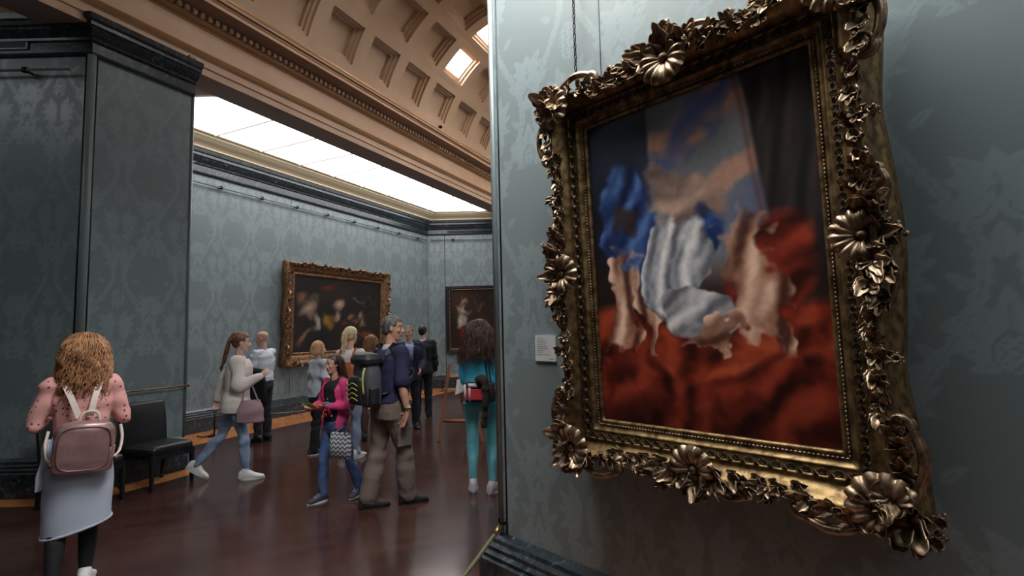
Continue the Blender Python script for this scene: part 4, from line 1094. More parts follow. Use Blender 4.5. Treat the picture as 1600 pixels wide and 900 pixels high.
def backpack_mesh(c, x, y, z, w, d, h, p=3.2, top=.85):
    """x across, y away from the wearer's back, z up"""
    b = MB(); R = []
    for t, sx, sy in ((0, .80, .55), (.04, .95, .85), (.25, 1, 1), (.6, .98, .98), (.85, .90*top/.85, .85), (.96, .75*top/.85, .60), (1, .5, .3)):
        R.append(ring_pts(c+z*(h*(t-.5)), x, y, w/2*sx, d/2*sy, 28, p))
    return b.rings(R)
def strap(pts, w, th, m, root, name='strap', nrm=None):
    """flat band through points"""
    b = MB(); P = [V3(p) for p in pts]; N = len(P); rows = []
    for i in range(N):
        t = (P[min(i+1, N-1)]-P[max(i-1, 0)]).normalized(); n = V3(nrm[i] if isinstance(nrm, list) else nrm).normalized(); s_ = t.cross(n).normalized(); n = s_.cross(t)
        rows.append([tuple(P[i]+s_*w/2*a+n*th/2*c_) for a, c_ in ((-1, -1), (1, -1), (1, 1), (-1, 1))])
    b.rings(rows); return obj(name, b, m, root, smooth=False)
def smooth_pts(pts, n=4):
    P = [V3(p) for p in pts]; out = []
    for i in range(len(P)-1):
        p0, p1, p2, p3 = P[max(i-1, 0)], P[i], P[i+1], P[min(i+2, len(P)-1)]
        for j in range(n):
            t = j/n; out.append(.5*((2*p1)+(p2-p0)*t+(2*p0-5*p1+4*p2-p3)*t*t+(3*p1-p0-3*p2+p3)*t**3))
    out.append(P[-1]); return out
M_white_sh = cm('white_canvas', (214, 212, 208), .6); M_sole = cm('white_rubber', (206, 204, 200), .5); M_blacksole = cm('black_rubber', (24, 22, 22), .6)
def yaw_of(dx, dy): return math.atan2(-dx, dy)

# ---- curly haired woman with the rose backpack, walking away ------------------------------------
F = Figure(1.68, dict(thighL=(-.02, -.08, -1), shinL=(-.04, -.42, -1), footL=(-.05, .6, -.8), thighR=(-.06, .10, -1), shinR=(-.03, -.02, -1), armL=(-.30, -.02, -1), armR=(.30, .0, -1), foreL=(.25, .9, .12), foreR=(-.25, .9, .12), face=(.0, 1, -.12), headup=(.03, .08, 1)), female=True, build=1.02)
P1 = base_person('woman with long curly auburn hair and a shiny rose backpack, walking away', (-2.98, 3.62, 0), yaw_of(-.62, .78), F, 'fair', hands=dict(L=(1.0, (1, 0, 0), .2), R=(1.0, (-1, 0, 0), .2)))
M_blouse = mat('pink_dotted_blouse', (222, 160, 152), .75)
nt = M_blouse.node_tree; vo = nt.nodes.new('ShaderNodeTexVoronoi'); vo.inputs['Scale'].default_value = 26; vo.inputs['Randomness'].default_value = .6
cr = nt.nodes.new('ShaderNodeValToRGB'); cr.color_ramp.interpolation = 'CONSTANT'; cr.color_ramp.elements[0].color = lin(120, 56, 62); cr.color_ramp.elements[1].position = .20; cr.color_ramp.elements[1].color = lin(224, 162, 154)
tc = nt.nodes.new('ShaderNodeTexCoord'); nt.links.new(tc.outputs['Object'], vo.inputs['Vector']); nt.links.new(vo.outputs['Distance'], cr.inputs['Fac']); nt.links.new(cr.outputs['Color'], nt.nodes['Principled BSDF'].inputs['Base Color'])
trousers(P1, F, cm('black_leggings', (20, 20, 22), .8), .004, 0, 2, .001, name='leggings')
M_skirt = cm('pale_grey_jersey', (176, 182, 196), .85, bump=(60, .3, .004))
mb = MB(); J = F.J; R = []
for h, rx, ry, sk in ((.13, .140, .105, 0), (.06, .168, .125, 0), (-.02, .182, .140, 0), (-.15, .188, .150, .0), (-.30, .186, .150, .01), (-.42, .184, .148, .03), (-.50, .182, .146, .05)):
    rg = ring_pts(J['pel']+V3(0, 0, h), V3(1, 0, 0), V3(0, 1, 0), rx, ry, 40, 2.3)
    rg = [tuple(V3(p)+V3(0, 0, sk*(p[0]-.0)/.18*.75 if h < -.2 else 0)) for p in rg]; R.append(rg)
mb.rings(R); me = union_mesh(mb, .009, 2); wrinkle(me, .004, 16, 4, .35); obj('skirt', me, M_skirt, P1)
mb = MB(); r0 = ring_pts(J['pel']+V3(0, 0, -.497), V3(1, 0, 0), V3(0, 1, 0), .184, .148, 40, 2.3); r0 = [V3(p)+V3(0, 0, .05*.75*p[0]/.18) for p in r0]
mb.tube([tuple(p) for p in r0+[r0[0]]], .009, 6); obj('skirt_hem', mb, M_skirt, P1)
# side panel of the garment hanging over the left hip
mb = MB(); R = []
for h, w in ((.10, .05), (.0, .075), (-.12, .09), (-.22, .10)): R.append(ring_pts(J['pel']+V3(-.165-.02*(h < 0), -.02, h), V3(.3, 1, 0).normalized(), V3(1, -.3, 0).normalized(), w, .018, 16, 2.2))
mb.rings(R); me = union_mesh(mb, .008, 2); wrinkle(me, .004, 26, 9, .5); obj('side_panel', me, M_skirt, P1)
top(P1, F, M_blouse, .018, .70, -.02, 3, .0028, name='blouse', vox=.007, freq=30)
M_auburn = mat('auburn_hair', (122, 78, 50), .5, noise=((190, 138, 92), 11, 4, .35, .65))
strands(P1, F, M_auburn, 260, .35, .12, 5, curl=.011, cw=4.2, rad=.0062, a0=-2.2, a1=2.2, out=.0, capr=1.05, drift=(0, -.04, 0))
shoes(P1, F, M_white_sh, M_sole)
M_rose = mat('rose_metallic_leather', (178, 140, 138), .32, .35, noise=((154, 118, 118), 5, 3, .4, .6), bump=(9, .25, .02))
bp = thing('backpack', 'shiny rose metallic leather backpack with cream straps worn by the curly haired woman', 'backpack')
bp.matrix_world = Matrix.Translation((-2.98, 3.62, 0)) @ Matrix.Rotation(yaw_of(-.62, .78), 4, 'Z')
c = J['pel']+V3(.025, -.205, .055); ZR = Matrix.Rotation(.06, 3, 'Y'); bx, bz = ZR @ V3(1, 0, 0), ZR @ V3(0, -.12, 1); by = V3(0, -1, -.1)
me = union_mesh(backpack_mesh(c, bx, by, bz, .33, .13, .33, 3.6), .006, 3); wrinkle(me, .003, 14, 8, 1); obj('bag', me, M_rose, bp)
b = MB(); rr_ = ring_pts(c+by*.055, bx, bz, .135, .140, 40, 4); b.tube(rr_+[rr_[0]], .0045, 6); obj('zip', b, cm('rose_piping', (150, 118, 116), .4, metal=.5), bp)
b = MB(); rr_ = ring_pts(c-by*.0, bx, bz, .158, .163, 40, 4); b.tube(rr_+[rr_[0]], .005, 6); obj('piping', b, cm('rose_piping', (150, 118, 116)), bp)
M_strap = cm('cream_strap', (214, 196, 184), .5)
for sg in (-1, 1):
    s0 = J['sho'+('L' if sg < 0 else 'R')]-V3(sg*.055, 0, 0)
    strap(smooth_pts([s0+V3(0, .05, .055), s0+V3(0, -.03, .068), s0+V3(-sg*.015, -.10, .0), (sg*.055+.01, -.155, J['che'].z+.02), (sg*.028+.02, -.18, c.z+.185)]), .034, .007, M_strap, bp, 'strap', (0, -1, .35))
    b = MB(); b.tube(smooth_pts([c+V3(sg*.15, 0, -.09), c+V3(sg*.185, .05, -.06), c+V3(sg*.20, .12, .02), c+V3(sg*.19, .17, .10)]), .010, 6, flat=.5); obj('lower_strap', b, M_strap, bp)
    b = MB(); b.ball(c+V3(sg*.165, -.02, -.095), (.012, .02, .014), 8, 6); obj('buckle', b, M_giltl, bp)
b = MB(); b.tube(smooth_pts([c+bz*.155+V3(-.045, .02, 0), c+bz*.21+V3(-.03, .03, 0), c+bz*.225+V3(0.01, .035, 0), c+bz*.21+V3(.05, .03, 0), c+bz*.155+V3(.065, .02, 0)]), .009, 8); obj('handle', b, M_strap, bp)

# ---- woman in the cream jacket striding right -----------------------------------------------------
F = Figure(1.70, dict(thighL=(-.02, -.42, -1), shinL=(0, -.80, -1), footL=(0, .85, -.55), thighR=(.02, .28, -1), shinR=(0, .06, -1), footR=(0, 1, .02), armL=(-.12, -.85, -1), foreL=(-.02, -.25, -1), armR=(.20, .12, -1), foreR=(-.05, 1, .42), handR=(-.1, .7, .6), face=(-.05, 1, .06), lean=(0, .05, 1)), female=True, build=1.04)
P2 = base_person('woman in a cream jacket and pale jeans striding right, long brown ponytail', (-3.33, 6.27, 0), yaw_of(.93, .36), F, 'fair', hands=dict(R=(.9, (-1, .2, 0), .2)))
trousers(P2, F, mat('washed_blue_denim', (112, 132, 162), .85, bump=(24, .5, .012), noise=((148, 166, 192), 6, 3, .4, .65)), .006, .004, 5, .0035, name='jeans')
top(P2, F, cm('cream_cotton', (216, 206, 200), .85), .034, 1.0, -.13, 7, .0065, name='jacket', flare=.02, freq=20)
b = MB(); b.rings([ring_pts(F.J['neb']+F.up*h, V3(1, 0, 0), V3(0, 1, 0), r_, r_*.85, 20, 2) for h, r_ in ((-.03, .105), (.0, .088), (.022, .078), (.024, .066), (-.02, .07))]); obj('collar', b, cm('cream_cotton', (216, 206, 200)), P2)
M_brownh = mat('brown_hair', (88, 54, 40), .45, noise=((126, 82, 60), 12, 4, .4, .65))
short_hair(P2, F, M_brownh, 3, 1.04)
strands(P2, F, M_brownh, 46, .36, .15, 3, curl=.004, cw=1.5, rad=.010, a0=-.32, a1=.32, cap=False, name='ponytail', drift=(0, -.25, 0))
b = MB(); b.ball(F.J['hea']-F.hf*.105*F.k+F.hu*.02*F.k, (.024, .020, .024), 10, 8); obj('hair_tie', b, cm('pale_band', (216, 200, 196)), P2)
shoes(P2, F, M_white_sh, M_sole, laces=M_sole)
hb_ = thing('handbag', 'mauve leather handbag hanging from the forearm of the woman in the cream jacket', 'bag'); hb_.matrix_world = Matrix.Translation((-3.33, 6.27, 0)) @ Matrix.Rotation(yaw_of(.93, .36), 4, 'Z')
e = F.J['elbR'].lerp(F.J['wriR'], .45); c = e+V3(.03, .03, -.34)
M_mauve = cm('mauve_leather', (150, 118, 122), .5, bump=(14, .3, .01))
b = MB(); b.rings([ring_pts(c+V3(0, 0, h), V3(0, 1, 0), V3(1, 0, 0), w, d, 24, 3.2) for h, w, d in ((-.13, .12, .05), (-.12, .15, .065), (0, .145, .055), (.09, .115, .035), (.13, .10, .02))]); me = union_mesh(b, .007, 2); wrinkle(me, .005, 18, 4, .6); obj('bag', me, M_mauve, hb_)
for dx in (-.02, .02):
    b = MB(); b.tube(smooth_pts([c+V3(dx, -.08, .11), e+V3(dx, -.045, -.06), e+V3(dx*.6, -.01, .045), e+V3(dx, .045, -.06), c+V3(dx, .08, .11)]), .007, 6); obj('handle', b, M_mauve, hb_)

# ---- bald man in white shirt ----------------------------------------------------------------------
F = Figure(1.72, dict(thighL=(-.05, .02, -1), armL=(-.15, .1, -1), armR=(.15, .05, -1), foreL=(.5, .8, .10), foreR=(-.55, .75, .05), face=(-.38, 1, .02)), build=1.05)
P3 = base_person('bald man in a white short sleeved shirt carrying a black coat over his arm', (-4.04, 8.43, 0), yaw_of(-.93, .22), F, 'pink', vox=.008)
trousers(P3, F, cm('charcoal_wool', (36, 35, 40), .85), .014, .01, 3, .004)
top(P3, F, cm('white_cotton', (206, 212, 222), .8), .016, .42, -.02, 4, .004)
shoes(P3, F, cm('black_leather', (22, 20, 20), .35), M_blacksole)
ct = thing('folded_coat', 'black coat draped over the bald man\'s forearm', 'coat'); ct.matrix_world = Matrix.Translation((-4.04, 8.43, 0)) @ Matrix.Rotation(yaw_of(-.93, .22), 4, 'Z')
b = MB(); m_ = F.J['elbL'].lerp(F.J['wriL'], .15); m2 = F.J['elbL'].lerp(F.J['wriL'], .9); m_ = m_+V3(-.14, -.34, -.03); m2 = m2+V3(-.17, -.26, -.03); cc_ = (m_+m2)/2
b.capsule(m_+V3(0, 0, .02), m2+V3(0, 0, .02), .055, .055); b.rings([ring_pts(cc_+V3(0, 0, h), (m2-m_).normalized()*1.0, V3(0,0,1).cross(m2-m_).normalized(), w, .060, 20, 2.6) for h, w in ((.03, .15), (-.1, .17), (-.25, .19), (-.38, .18), (-.42, .16))])
me = union_mesh(b, .010, 2); wrinkle(me, .008, 18, 6, .5); obj('cloth', me, cm('black_wool', (20, 20, 23), .9), ct)

# ---- person with blond bob -------------------------------------------------------------------------
F = Figure(1.55, dict(face=(.35, 1, 0), armL=(-.12, -.1, -1), foreL=(.1, .45, -1), armR=(.1, .1, -1), foreR=(-.1, .7, -.5), thighL=(-.02, .10, -1), thighR=(.02, -.12, -1), shinR=(0, -.15, -1)), build=.92, female=True)
P4 = base_person('young person with a short blond bob, pale grey sweater and black trousers', (-2.83, 7.52, 0), yaw_of(.62, .75), F, 'fair', vox=.007)
trousers(P4, F, cm('black_trouser', (22, 21, 24), .85), .010, .03, 4, .003)
top(P4, F, cm('pale_grey_knit', (186, 194, 204), .9), .022, 1.0, -.10, 9, .005, name='sweater')
M_blond = mat('blond_hair', (176, 132, 88), .45, noise=((210, 172, 124), 12, 4, .4, .6))
strands(P4, F, M_blond, 110, .105, .30, 8, curl=.001, rad=.009, a0=-2.1, a1=2.1, capr=1.06)
shoes(P4, F, cm('dark_canvas', (50, 50, 58), .7), M_sole)

# ---- girl in pink cardigan ------------------------------------------------------------------------
F = Figure(1.44, dict(thighR=(.05, .22, -1), shinR=(0, .02, -1), footR=(.1, 1, .02), thighL=(-.10, -.22, -1), shinL=(-.05, -.42, -1), footL=(-.1, 1, -.12), armR=(.18, .10, -1), foreR=(-.25, .95, .02), armL=(-.26, -.05, -1), foreL=(.62, .85, .10), face=(.12, 1, -.10), headup=(.04, .06, 1)), build=.92, female=True)
P5 = base_person('dark haired girl in a pink cardigan and blue jeans reading a yellow leaflet', (-1.83, 5.38, 0), yaw_of(-.52, -.85), F, 'tan', hands=dict(L=(.7, (.3, 0, .6), .2), R=(.7, (-.3, 0, .6), .2)))
trousers(P5, F, mat('dark_blue_denim', (58, 76, 116), .85, bump=(24, .5, .012), noise=((76, 104, 156), 7, 3, .4, .65)), .010, .010, 6, .004, name='jeans')
M_tee = cm('black_cotton', (22, 20, 26), .85)
top(P5, F, M_tee, .012, .35, -.05, 3, .003, name='t_shirt')
# print on the shirt : coloured blots
fz = F.J['che'].z
def chest(x_, z_, me=.014): return V3(x_, (.118*F.b+me+.004)*F.k*math.sqrt(max(.05, 1-(x_/(.17*F.k))**2)), z_)
for nm, rgb, pts in (('print_red', (196, 46, 52), ((-.03, -.17, .030), (.03, -.20, .026), (-.01, -.14, .020), (.045, -.15, .018))), ('print_blue', (84, 168, 190), ((0.0, -.08, .024), (.035, -.075, .016), (-.035, -.078, .014))), ('print_pink', (226, 120, 160), ((-.05, -.20, .018), (.0, -.035, .012), (.06, -.10, .014)))):
    b = MB()
    for px_, pz_, r_ in pts: b.ball(chest(px_, fz+pz_), (r_, .006, r_*.8), 10, 6)
    obj(nm, b, cm(nm, rgb, .7), P5)
M_pink = cm('pink_knit', (206, 62, 120), .85)
mb = MB()
for n in 'LR': F.arm(mb, n, .022, .97)
F.torso(mb, .026, -.12, .49, .01); me = union_mesh(mb, .007, 2)
wrinkle(me, .005, 24, 12, 1.4, [(tuple(F.J[q]), .1, 1.3) for q in ('elbL', 'elbR')])
# open the cardigan at the front
bm = bmesh.new(); bm.from_mesh(me); hw_ = .055
kill = [v for v in bm.verts if v.co.y > .02 and v.co.z < F.J['neb'].z+.05 and v.co.z > .6 and (-.095 < v.co.x - .0 < .050+.04*(F.J['neb'].z-v.co.z)) and v.co.y < .17]
bmesh.ops.delete(bm, geom=kill, context='VERTS'); bm.to_mesh(me); bm.free()
o = obj('cardigan', me, M_pink, P5); so_ = o.modifiers.new('t', 'SOLIDIFY'); so_.thickness = .006
M_black_h = mat('dark_brown_hair', (44, 28, 24), .4, noise=((70, 46, 36), 12, 4, .4, .65))
strands(P5, F, M_black_h, 90, .17, .15, 4, curl=.001, rad=.009, a0=-1.7, a1=1.7, capr=1.04, drift=(0, -.4, 0))
shoes(P5, F, cm('navy_canvas', (52, 50, 66), .7), M_sole, laces=M_sole)
def place(o, loc, yaw): o.matrix_world = Matrix.Translation(loc) @ Matrix.Rotation(yaw, 4, 'Z'); return o
lf = place(thing('leaflet', 'folded yellow leaflet held by the girl in pink', 'leaflet'), (-1.83, 5.38, 0), yaw_of(-.52, -.85))
hm = (F.J['wriL']+F.J['wriR'])/2+V3(.0, .11, .02); b = MB()
for sg in (-1, 1): b.box(0, .075*sg, -.055, .055, -.002, .002, lambda p, sg=sg: hm+V3(p[0], p[1]*.8, p[2]+abs(p[0])*.25+p[1]*.5))
obj('paper', b, cm('yellow_paper', (196, 190, 70), .6), lf, smooth=False)
tb = place(thing('tote_bag', 'small tote bag with grey and white zigzag pattern at the girl\'s hip', 'bag'), (-1.83, 5.38, 0), yaw_of(-.52, -.85))
M_zig = bpy.data.materials.new('chevron_cloth'); M_zig.use_nodes = True; nt = M_zig.node_tree; L_ = nt.links.new
tc = nt.nodes.new('ShaderNodeTexCoord'); sx = nt.nodes.new('ShaderNodeSeparateXYZ'); L_(tc.outputs['Object'], sx.inputs[0])
def mth(op, a, b=None):
    n = nt.nodes.new('ShaderNodeMath'); n.operation = op
    for i, v in enumerate((a, b)):
        if v is None: continue
        if isinstance(v, (int, float)): n.inputs[i].default_value = v
        else: L_(v, n.inputs[i])
    return n.outputs[0]
tri = mth('PINGPONG', sx.outputs['X'], .026); zz_ = mth('ADD', sx.outputs['Z'], tri); st_ = mth('GREATER_THAN', mth('FRACT', mth('MULTIPLY', zz_, 1/.042)), .5)
mx = nt.nodes.new('ShaderNodeMix'); mx.data_type = 'RGBA'; mx.inputs['A'].default_value = lin(206, 206, 206); mx.inputs['B'].default_value = lin(92, 94, 100); L_(st_, mx.inputs['Factor']); L_(mx.outputs['Result'], nt.nodes['Principled BSDF'].inputs['Base Color']); nt.nodes['Principled BSDF'].inputs['Roughness'].default_value = .8
c = F.J['hipL']+V3(-.13, .115, -.17); b = MB(); b.rings([ring_pts(c+V3(0, 0, h), V3(1, .2, 0).normalized(), V3(-.2, 1, 0).normalized(), w, d, 24, 4.5) for h, w, d in ((-.125, .10, .012), (-.115, .118, .03), (0, .118, .032), (.11, .115, .018), (.125, .112, .010))]); obj('bag', b, M_zig, tb)
b = MB(); b.tube(smooth_pts([c+V3(-.07, .01, .12), c+V3(-.10, -.06, .28), F.J['shoL']+V3(-.03, .03, -.15), F.J['shoL']+V3(.02, .0, .065), F.J['shoL']+V3(.02, -.09, -.10), c+V3(.06, -.14, .22), c+V3(.07, .01, .12)]), .008, 6); obj('strap', b, cm('grey_strap', (120, 120, 126)), tb)

# ---- blonde woman behind the girl ------------------------------------------------------------------
F = Figure(1.73, dict(face=(.25, 1, 0), armL=(-.12, .1, -1), foreL=(.1, .6, -.8), thighL=(-.05, .05, -1)), female=True)
L6 = (-2.26, 7.19, 0); Y6 = yaw_of(.25, 1)
P6 = base_person('blonde woman with tied up hair, white sleeveless top and an orange bag', L6, Y6, F, 'fair', vox=.008)
trousers(P6, F, cm('faded_denim', (128, 142, 166), .85), .008, .006, 8, .0035, name='jeans')
top(P6, F, cm('white_cotton_top', (218, 210, 206), .85), .014, .16, -.10, 4, .004, name='vest')
M_yblond = mat('pale_blond_hair', (198, 168, 126), .45, noise=((222, 200, 160), 12, 4, .4, .6)); short_hair(P6, F, M_yblond, 5, 1.08, rough=.003)
strands(P6, F, M_yblond, 30, .22, .1, 9, curl=.004, cw=2, rad=.011, a0=-.35, a1=.35, cap=False, name='ponytail'); shoes(P6, F, M_white_sh, M_sole)
ob = place(thing('shoulder_bag', 'orange tan leather bag slung on the back of the blonde woman', 'bag'), L6, Y6); c = F.J['wai']+V3(.06, -.17, .10)
M_tan = cm('orange_tan_leather', (176, 96, 56), .5); b = MB(); b.rings([ring_pts(c+V3(0, 0, h), V3(1, 0, 0), V3(0, 1, 0), w, d, 24, 3) for h, w, d in ((-.15, .10, .03), (-.13, .13, .05), (.05, .12, .045), (.13, .09, .025))]); obj('bag', union_mesh(b, .008, 2), M_tan, ob)
for sg in (-1, 1):
    s0 = F.J['shoR' if sg > 0 else 'shoL']-V3(sg*.05, 0, 0); strap(smooth_pts([s0+V3(0, .06, .03), s0+V3(0, -.03, .066), s0+V3(-sg*.01, -.12, -.06), c+V3(sg*.07, .0, .12)]), .03, .006, M_tan, ob, 'strap', (0, -1, .3))
# ---- person mostly hidden behind, brown hair --------------------------------------------------------
F = Figure(1.62, dict(face=(-.3, 1, 0)), female=True)
P7 = base_person('person with light brown hair and dark clothes, half hidden behind the grey backpack', (-2.27, 8.3, 0), yaw_of(-.1, 1), F, 'fair', vox=.009)
trousers(P7, F, cm('maroon_trouser', (92, 60, 62), .85), .010, .004, 8, .003); top(P7, F, cm('dark_grey_top', (40, 40, 46), .85), .018, 1.0, -.08, 4, .004, name='top')
M_lbrown = mat('light_brown_hair', (118, 82, 54), .5, noise=((156, 114, 78), 12, 4, .4, .6)); strands(P7, F, M_lbrown, 70, .18, .3, 8, curl=.003, rad=.009, a0=-2, a1=2, capr=1.05); shoes(P7, F, cm('black_leather', (22, 20, 20)), M_blacksole)

# ---- tall man with the grey backpack ----------------------------------------------------------------
F = Figure(1.82, dict(thighR=(-.03, .30, -1), shinR=(-.02, .08, -1), footR=(.35, 1, 0), thighL=(.02, -.16, -1), shinL=(.02, -.26, -1), footL=(.30, 1, 0), armR=(.16, -.08, -1), foreR=(.12, .16, -1), handR=(-.30, -.22, -1), armL=(-.05, .05, -1), foreL=(.15, .12, -1), face=(.62, .76, -.02), lean=(0, .04, 1)), build=1.12)
L8 = (-1.24, 5.17, 0); Y8 = yaw_of(.72, .69)
P8 = base_person('tall grey haired man in a navy polo shirt and khaki trousers facing right', L8, Y8, F, 'tan', vox=.006, hands=dict(R=(.25, (0, -1, .0), 1.3)))
trousers(P8, F, cm('khaki_cotton', (112, 97, 88), .9, bump=(16, .6, .02)), .024, .030, 5, .0032, freq=24)
for n in 'R':
    k_ = F.J['hip'+n].lerp(F.J['kne'+n], .62); b = MB(); b.rings([ring_pts(k_+V3(.083, -.01, h), V3(0, 1, 0), V3(1, 0, 0), .075, .016, 16, 5) for h in (-.09, -.085, .08, .09)]); obj('pocket', b, cm('khaki_cotton', (112, 97, 88)), P8)
top(P8, F, cm('navy_pique', (34, 36, 66), .85), .022, .44, -.04, 6, .0045, name='polo_shirt')
b = MB(); b.rings([ring_pts(F.J['neb']+F.up*h, V3(1, 0, 0), V3(0, 1, 0), r_, r_*.9, 20, 2) for h, r_ in ((-.02, .10), (.005, .086), (.040, .074), (.042, .062), (-.01, .06))]); obj('collar', b, cm('grey_collar', (176, 174, 178)), P8)
short_hair(P8, F, mat('grey_hair', (64, 60, 60), .6, noise=((110, 106, 104), 30, 3, .4, .6)), 6, 1.01); shoes(P8, F, cm('dark_suede', (30, 27, 27), .7), M_blacksole)
b = MB(); b.tube([F.J['wriR']+V3(math.cos(a)*.033, math.sin(a)*.033, .025) for a in np.linspace(0, 2*PI, 16)], .006, 6); obj('watch', b, M_dark, P8)
bk = place(thing('backpack', 'large grey and black hiking backpack on the tall man\'s back', 'backpack'), L8, Y8)
c = F.J['che']+V3(-.01, -.235, -.10); up_ = V3(0, -.06, 1).normalized()
M_gpack = cm('grey_nylon', (74, 74, 80), .55, bump=(40, .2, .003)); M_kpack = cm('black_nylon', (30, 30, 34), .5)
me = union_mesh(backpack_mesh(c, V3(1, 0, 0), V3(0, -1, 0), up_, .31, .20, .50, 3.0), .008, 3); wrinkle(me, .005, 16, 5, .8); obj('main_bag', me, M_gpack, bk)
me = union_mesh(backpack_mesh(c+V3(0, -.105, -.09), V3(1, 0, 0), V3(0, -1, 0), up_, .26, .11, .27, 3.0), .007, 3); wrinkle(me, .004, 20, 6, .8); obj('front_pocket', me, M_kpack, bk)
b = MB(); b.rings([ring_pts(c+up_*h+V3(0, -.005, 0), V3(1, 0, 0), V3(0, -1, 0), w, d, 24, 3) for h, w, d in ((.15, .165, .115), (.20, .17, .12), (.245, .13, .09), (.262, .07, .04))]); obj('lid', union_mesh(b, .007, 2), M_kpack, bk)
M_lime = cm('lime_cord', (176, 180, 92), .5)
b = MB()
for i in range(4): b.tube(smooth_pts([c+V3(-.10, -.165, -.02-.045*i), c+V3(-.03, -.178, -.04-.045*i), c+V3(.04, -.178, -.015-.045*i), c+V3(.11, -.162, -.04-.045*i)]), .0045, 5)
b.tube(smooth_pts([c+V3(.13, -.10, .12), c+V3(.15, -.13, .02), c+V3(.15, -.12, -.12)]), .010, 6); obj('cords', b, M_lime, bk)
b = MB(); b.rings([ring_pts(c+V3(.165, -.02, h), V3(0, 1, 0), V3(1, 0, 0), .05, .03, 16, 2.4) for h in (-.22, -.20, -.08, -.07)]); obj('side_pocket', b, M_lime if 0 else M_kpack, bk)
for sg in (-1, 1):
    s0 = F.J['shoR' if sg > 0 else 'shoL']-V3(sg*.075, 0, 0); strap(smooth_pts([c+V3(sg*.10, .10, .16), s0+V3(0, -.07, .055), s0+V3(0, .0, .088), s0+V3(0, .09, .03), s0+V3(sg*.02, .145, -.12), s0+V3(sg*.06, .10, -.28), c+V3(sg*.14, .08, -.14)]), .055, .014, M_kpack, bk, 'strap', [(0, -1, 1), (0, -.5, 1), (0, 0, 1), (0, 1, 1), (0, 1, 0), (sg, 1, 0), (sg, 0, 0)]*4)

# ---- man in light blue shirt, man in black suit -----------------------------------------------------
F = Figure(1.76, dict(face=(.35, 1, -.03), armL=(-.15, .15, -1), foreL=(.2, .75, -.45), armR=(.12, 0, -1), foreR=(-.2, .6, -.6)), build=1.06)
L9, Y9 = (-1.86, 9.3, 0), yaw_of(.25, -.97)
P9 = base_person('man in a pale blue shirt and open navy blazer facing the camera', L9, Y9, F, 'pink', vox=.008)
trousers(P9, F, cm('navy_wool', (26, 27, 38), .85), .016, .012, 8, .003); top(P9, F, cm('pale_blue_cotton', (150, 168, 214), .8), .014, .9, -.04, 4, .003); shoes(P9, F, cm('black_leather', (22, 20, 20)), M_blacksole)
mb = MB(); F.torso(mb, .032, -.13, .49, .015)
for n in 'LR': F.arm(mb, n, .026, .95)
me = union_mesh(mb, .009, 2); bm = bmesh.new(); bm.from_mesh(me)
kill = [v for v in bm.verts if v.co.y > .03 and v.co.z > .75 and v.co.z < 1.52 and abs(v.co.x) < .045+.06*(v.co.z-1.1) and v.co.y < .20]
bmesh.ops.delete(bm, geom=kill, context='VERTS'); bm.to_mesh(me); bm.free(); o = obj('blazer', me, cm('navy_blazer', (34, 36, 60), .85), P9); o.modifiers.new('t', 'SOLIDIFY').thickness = .006
short_hair(P9, F, cm('greying_hair', (120, 96, 84), .6), 7, .97)
F = Figure(1.78, dict(face=(.3, 1, 0), thighL=(-.04, .05, -1), armL=(-.15, 0, -1), armR=(.17, 0, -1), foreR=(0, .15, -1)), build=1.08)
P10 = base_person('man in a black suit seen from behind at the end of the room', (-1.83, 10.5, 0), yaw_of(-.1, 1), F, 'pink', vox=.009)
trousers(P10, F, cm('black_suiting', (20, 20, 25), .8), .018, .014, 9, .003); top(P10, F, cm('black_suiting', (20, 20, 25)), .030, .97, -.13, 10, .004, name='suit_jacket', flare=.015)
b = MB(); b.rings([ring_pts(F.J['neb']+F.up*h, V3(1, 0, 0), V3(0, 1, 0), r_, r_*.9, 18, 2) for h, r_ in ((-.01, .078), (.03, .068), (.032, .058), (0, .055))]); obj('collar', b, cm('white_cotton', (206, 212, 222)), P10)
short_hair(P10, F, cm('black_hair', (22, 18, 18), .5), 8, 1.03); shoes(P10, F, cm('black_leather', (22, 20, 20)), M_blacksole)

# ---- woman in turquoise -----------------------------------------------------------------------------
F = Figure(1.75, dict(thighL=(-.02, .06, -1), thighR=(.06, -.02, -1), footL=(-.3, 1, 0), footR=(.25, 1, 0), armL=(-.10, .10, -1), foreL=(-.25, .9, -.2), armR=(.14, .0, -1), foreR=(.0, .9, .15), face=(.75, .8, .03), side=(1, 0, 0)), build=.98, female=True)
L11, Y11 = (-.36, 5.55, 0), yaw_of(.22, .97)
P11 = base_person('woman in turquoise cardigan and teal jeans with long dark wavy hair', L11, Y11, F, 'fair', vox=.0065)
trousers(P11, F, mat('teal_denim', (104, 186, 200), .85, bump=(24, .5, .012), noise=((126, 206, 216), 6, 3, .4, .65)), .006, .0, 6, .004, name='jeans')
top(P11, F, cm('turquoise_knit', (70, 190, 224), .85), .018, 1.0, -.06, 8, .0045, name='cardigan')
M_dkh = mat('dark_wavy_hair', (52, 32, 26), .4, noise=((92, 56, 42), 12, 4, .4, .65)); strands(P11, F, M_dkh, 150, .40, .45, 6, curl=.007, cw=2.6, rad=.0085, a0=-2.2, a1=2.0, capr=1.06, out=.05)
shoes(P11, F, cm('pale_pink_trainers', (206, 196, 202), .6), M_sole, laces=M_sole)
sb_ = place(thing('shoulder_bag', 'red, black and white patterned shoulder bag worn by the woman in turquoise', 'bag'), L11, Y11)
c = F.J['pel']+V3(.045, -.19, .09)
b = MB(); b.rings([ring_pts(c+V3(0, 0, h), V3(1, 0, 0), V3(0, 1, 0), w, d, 28, 3.2) for h, w, d in ((-.10, .13, .03), (-.09, .165, .055), (0, .17, .06), (.09, .155, .045), (.105, .14, .02))]); obj('bag', union_mesh(b, .007, 2), cm('black_bag_cloth', (34, 26, 30), .6), sb_)
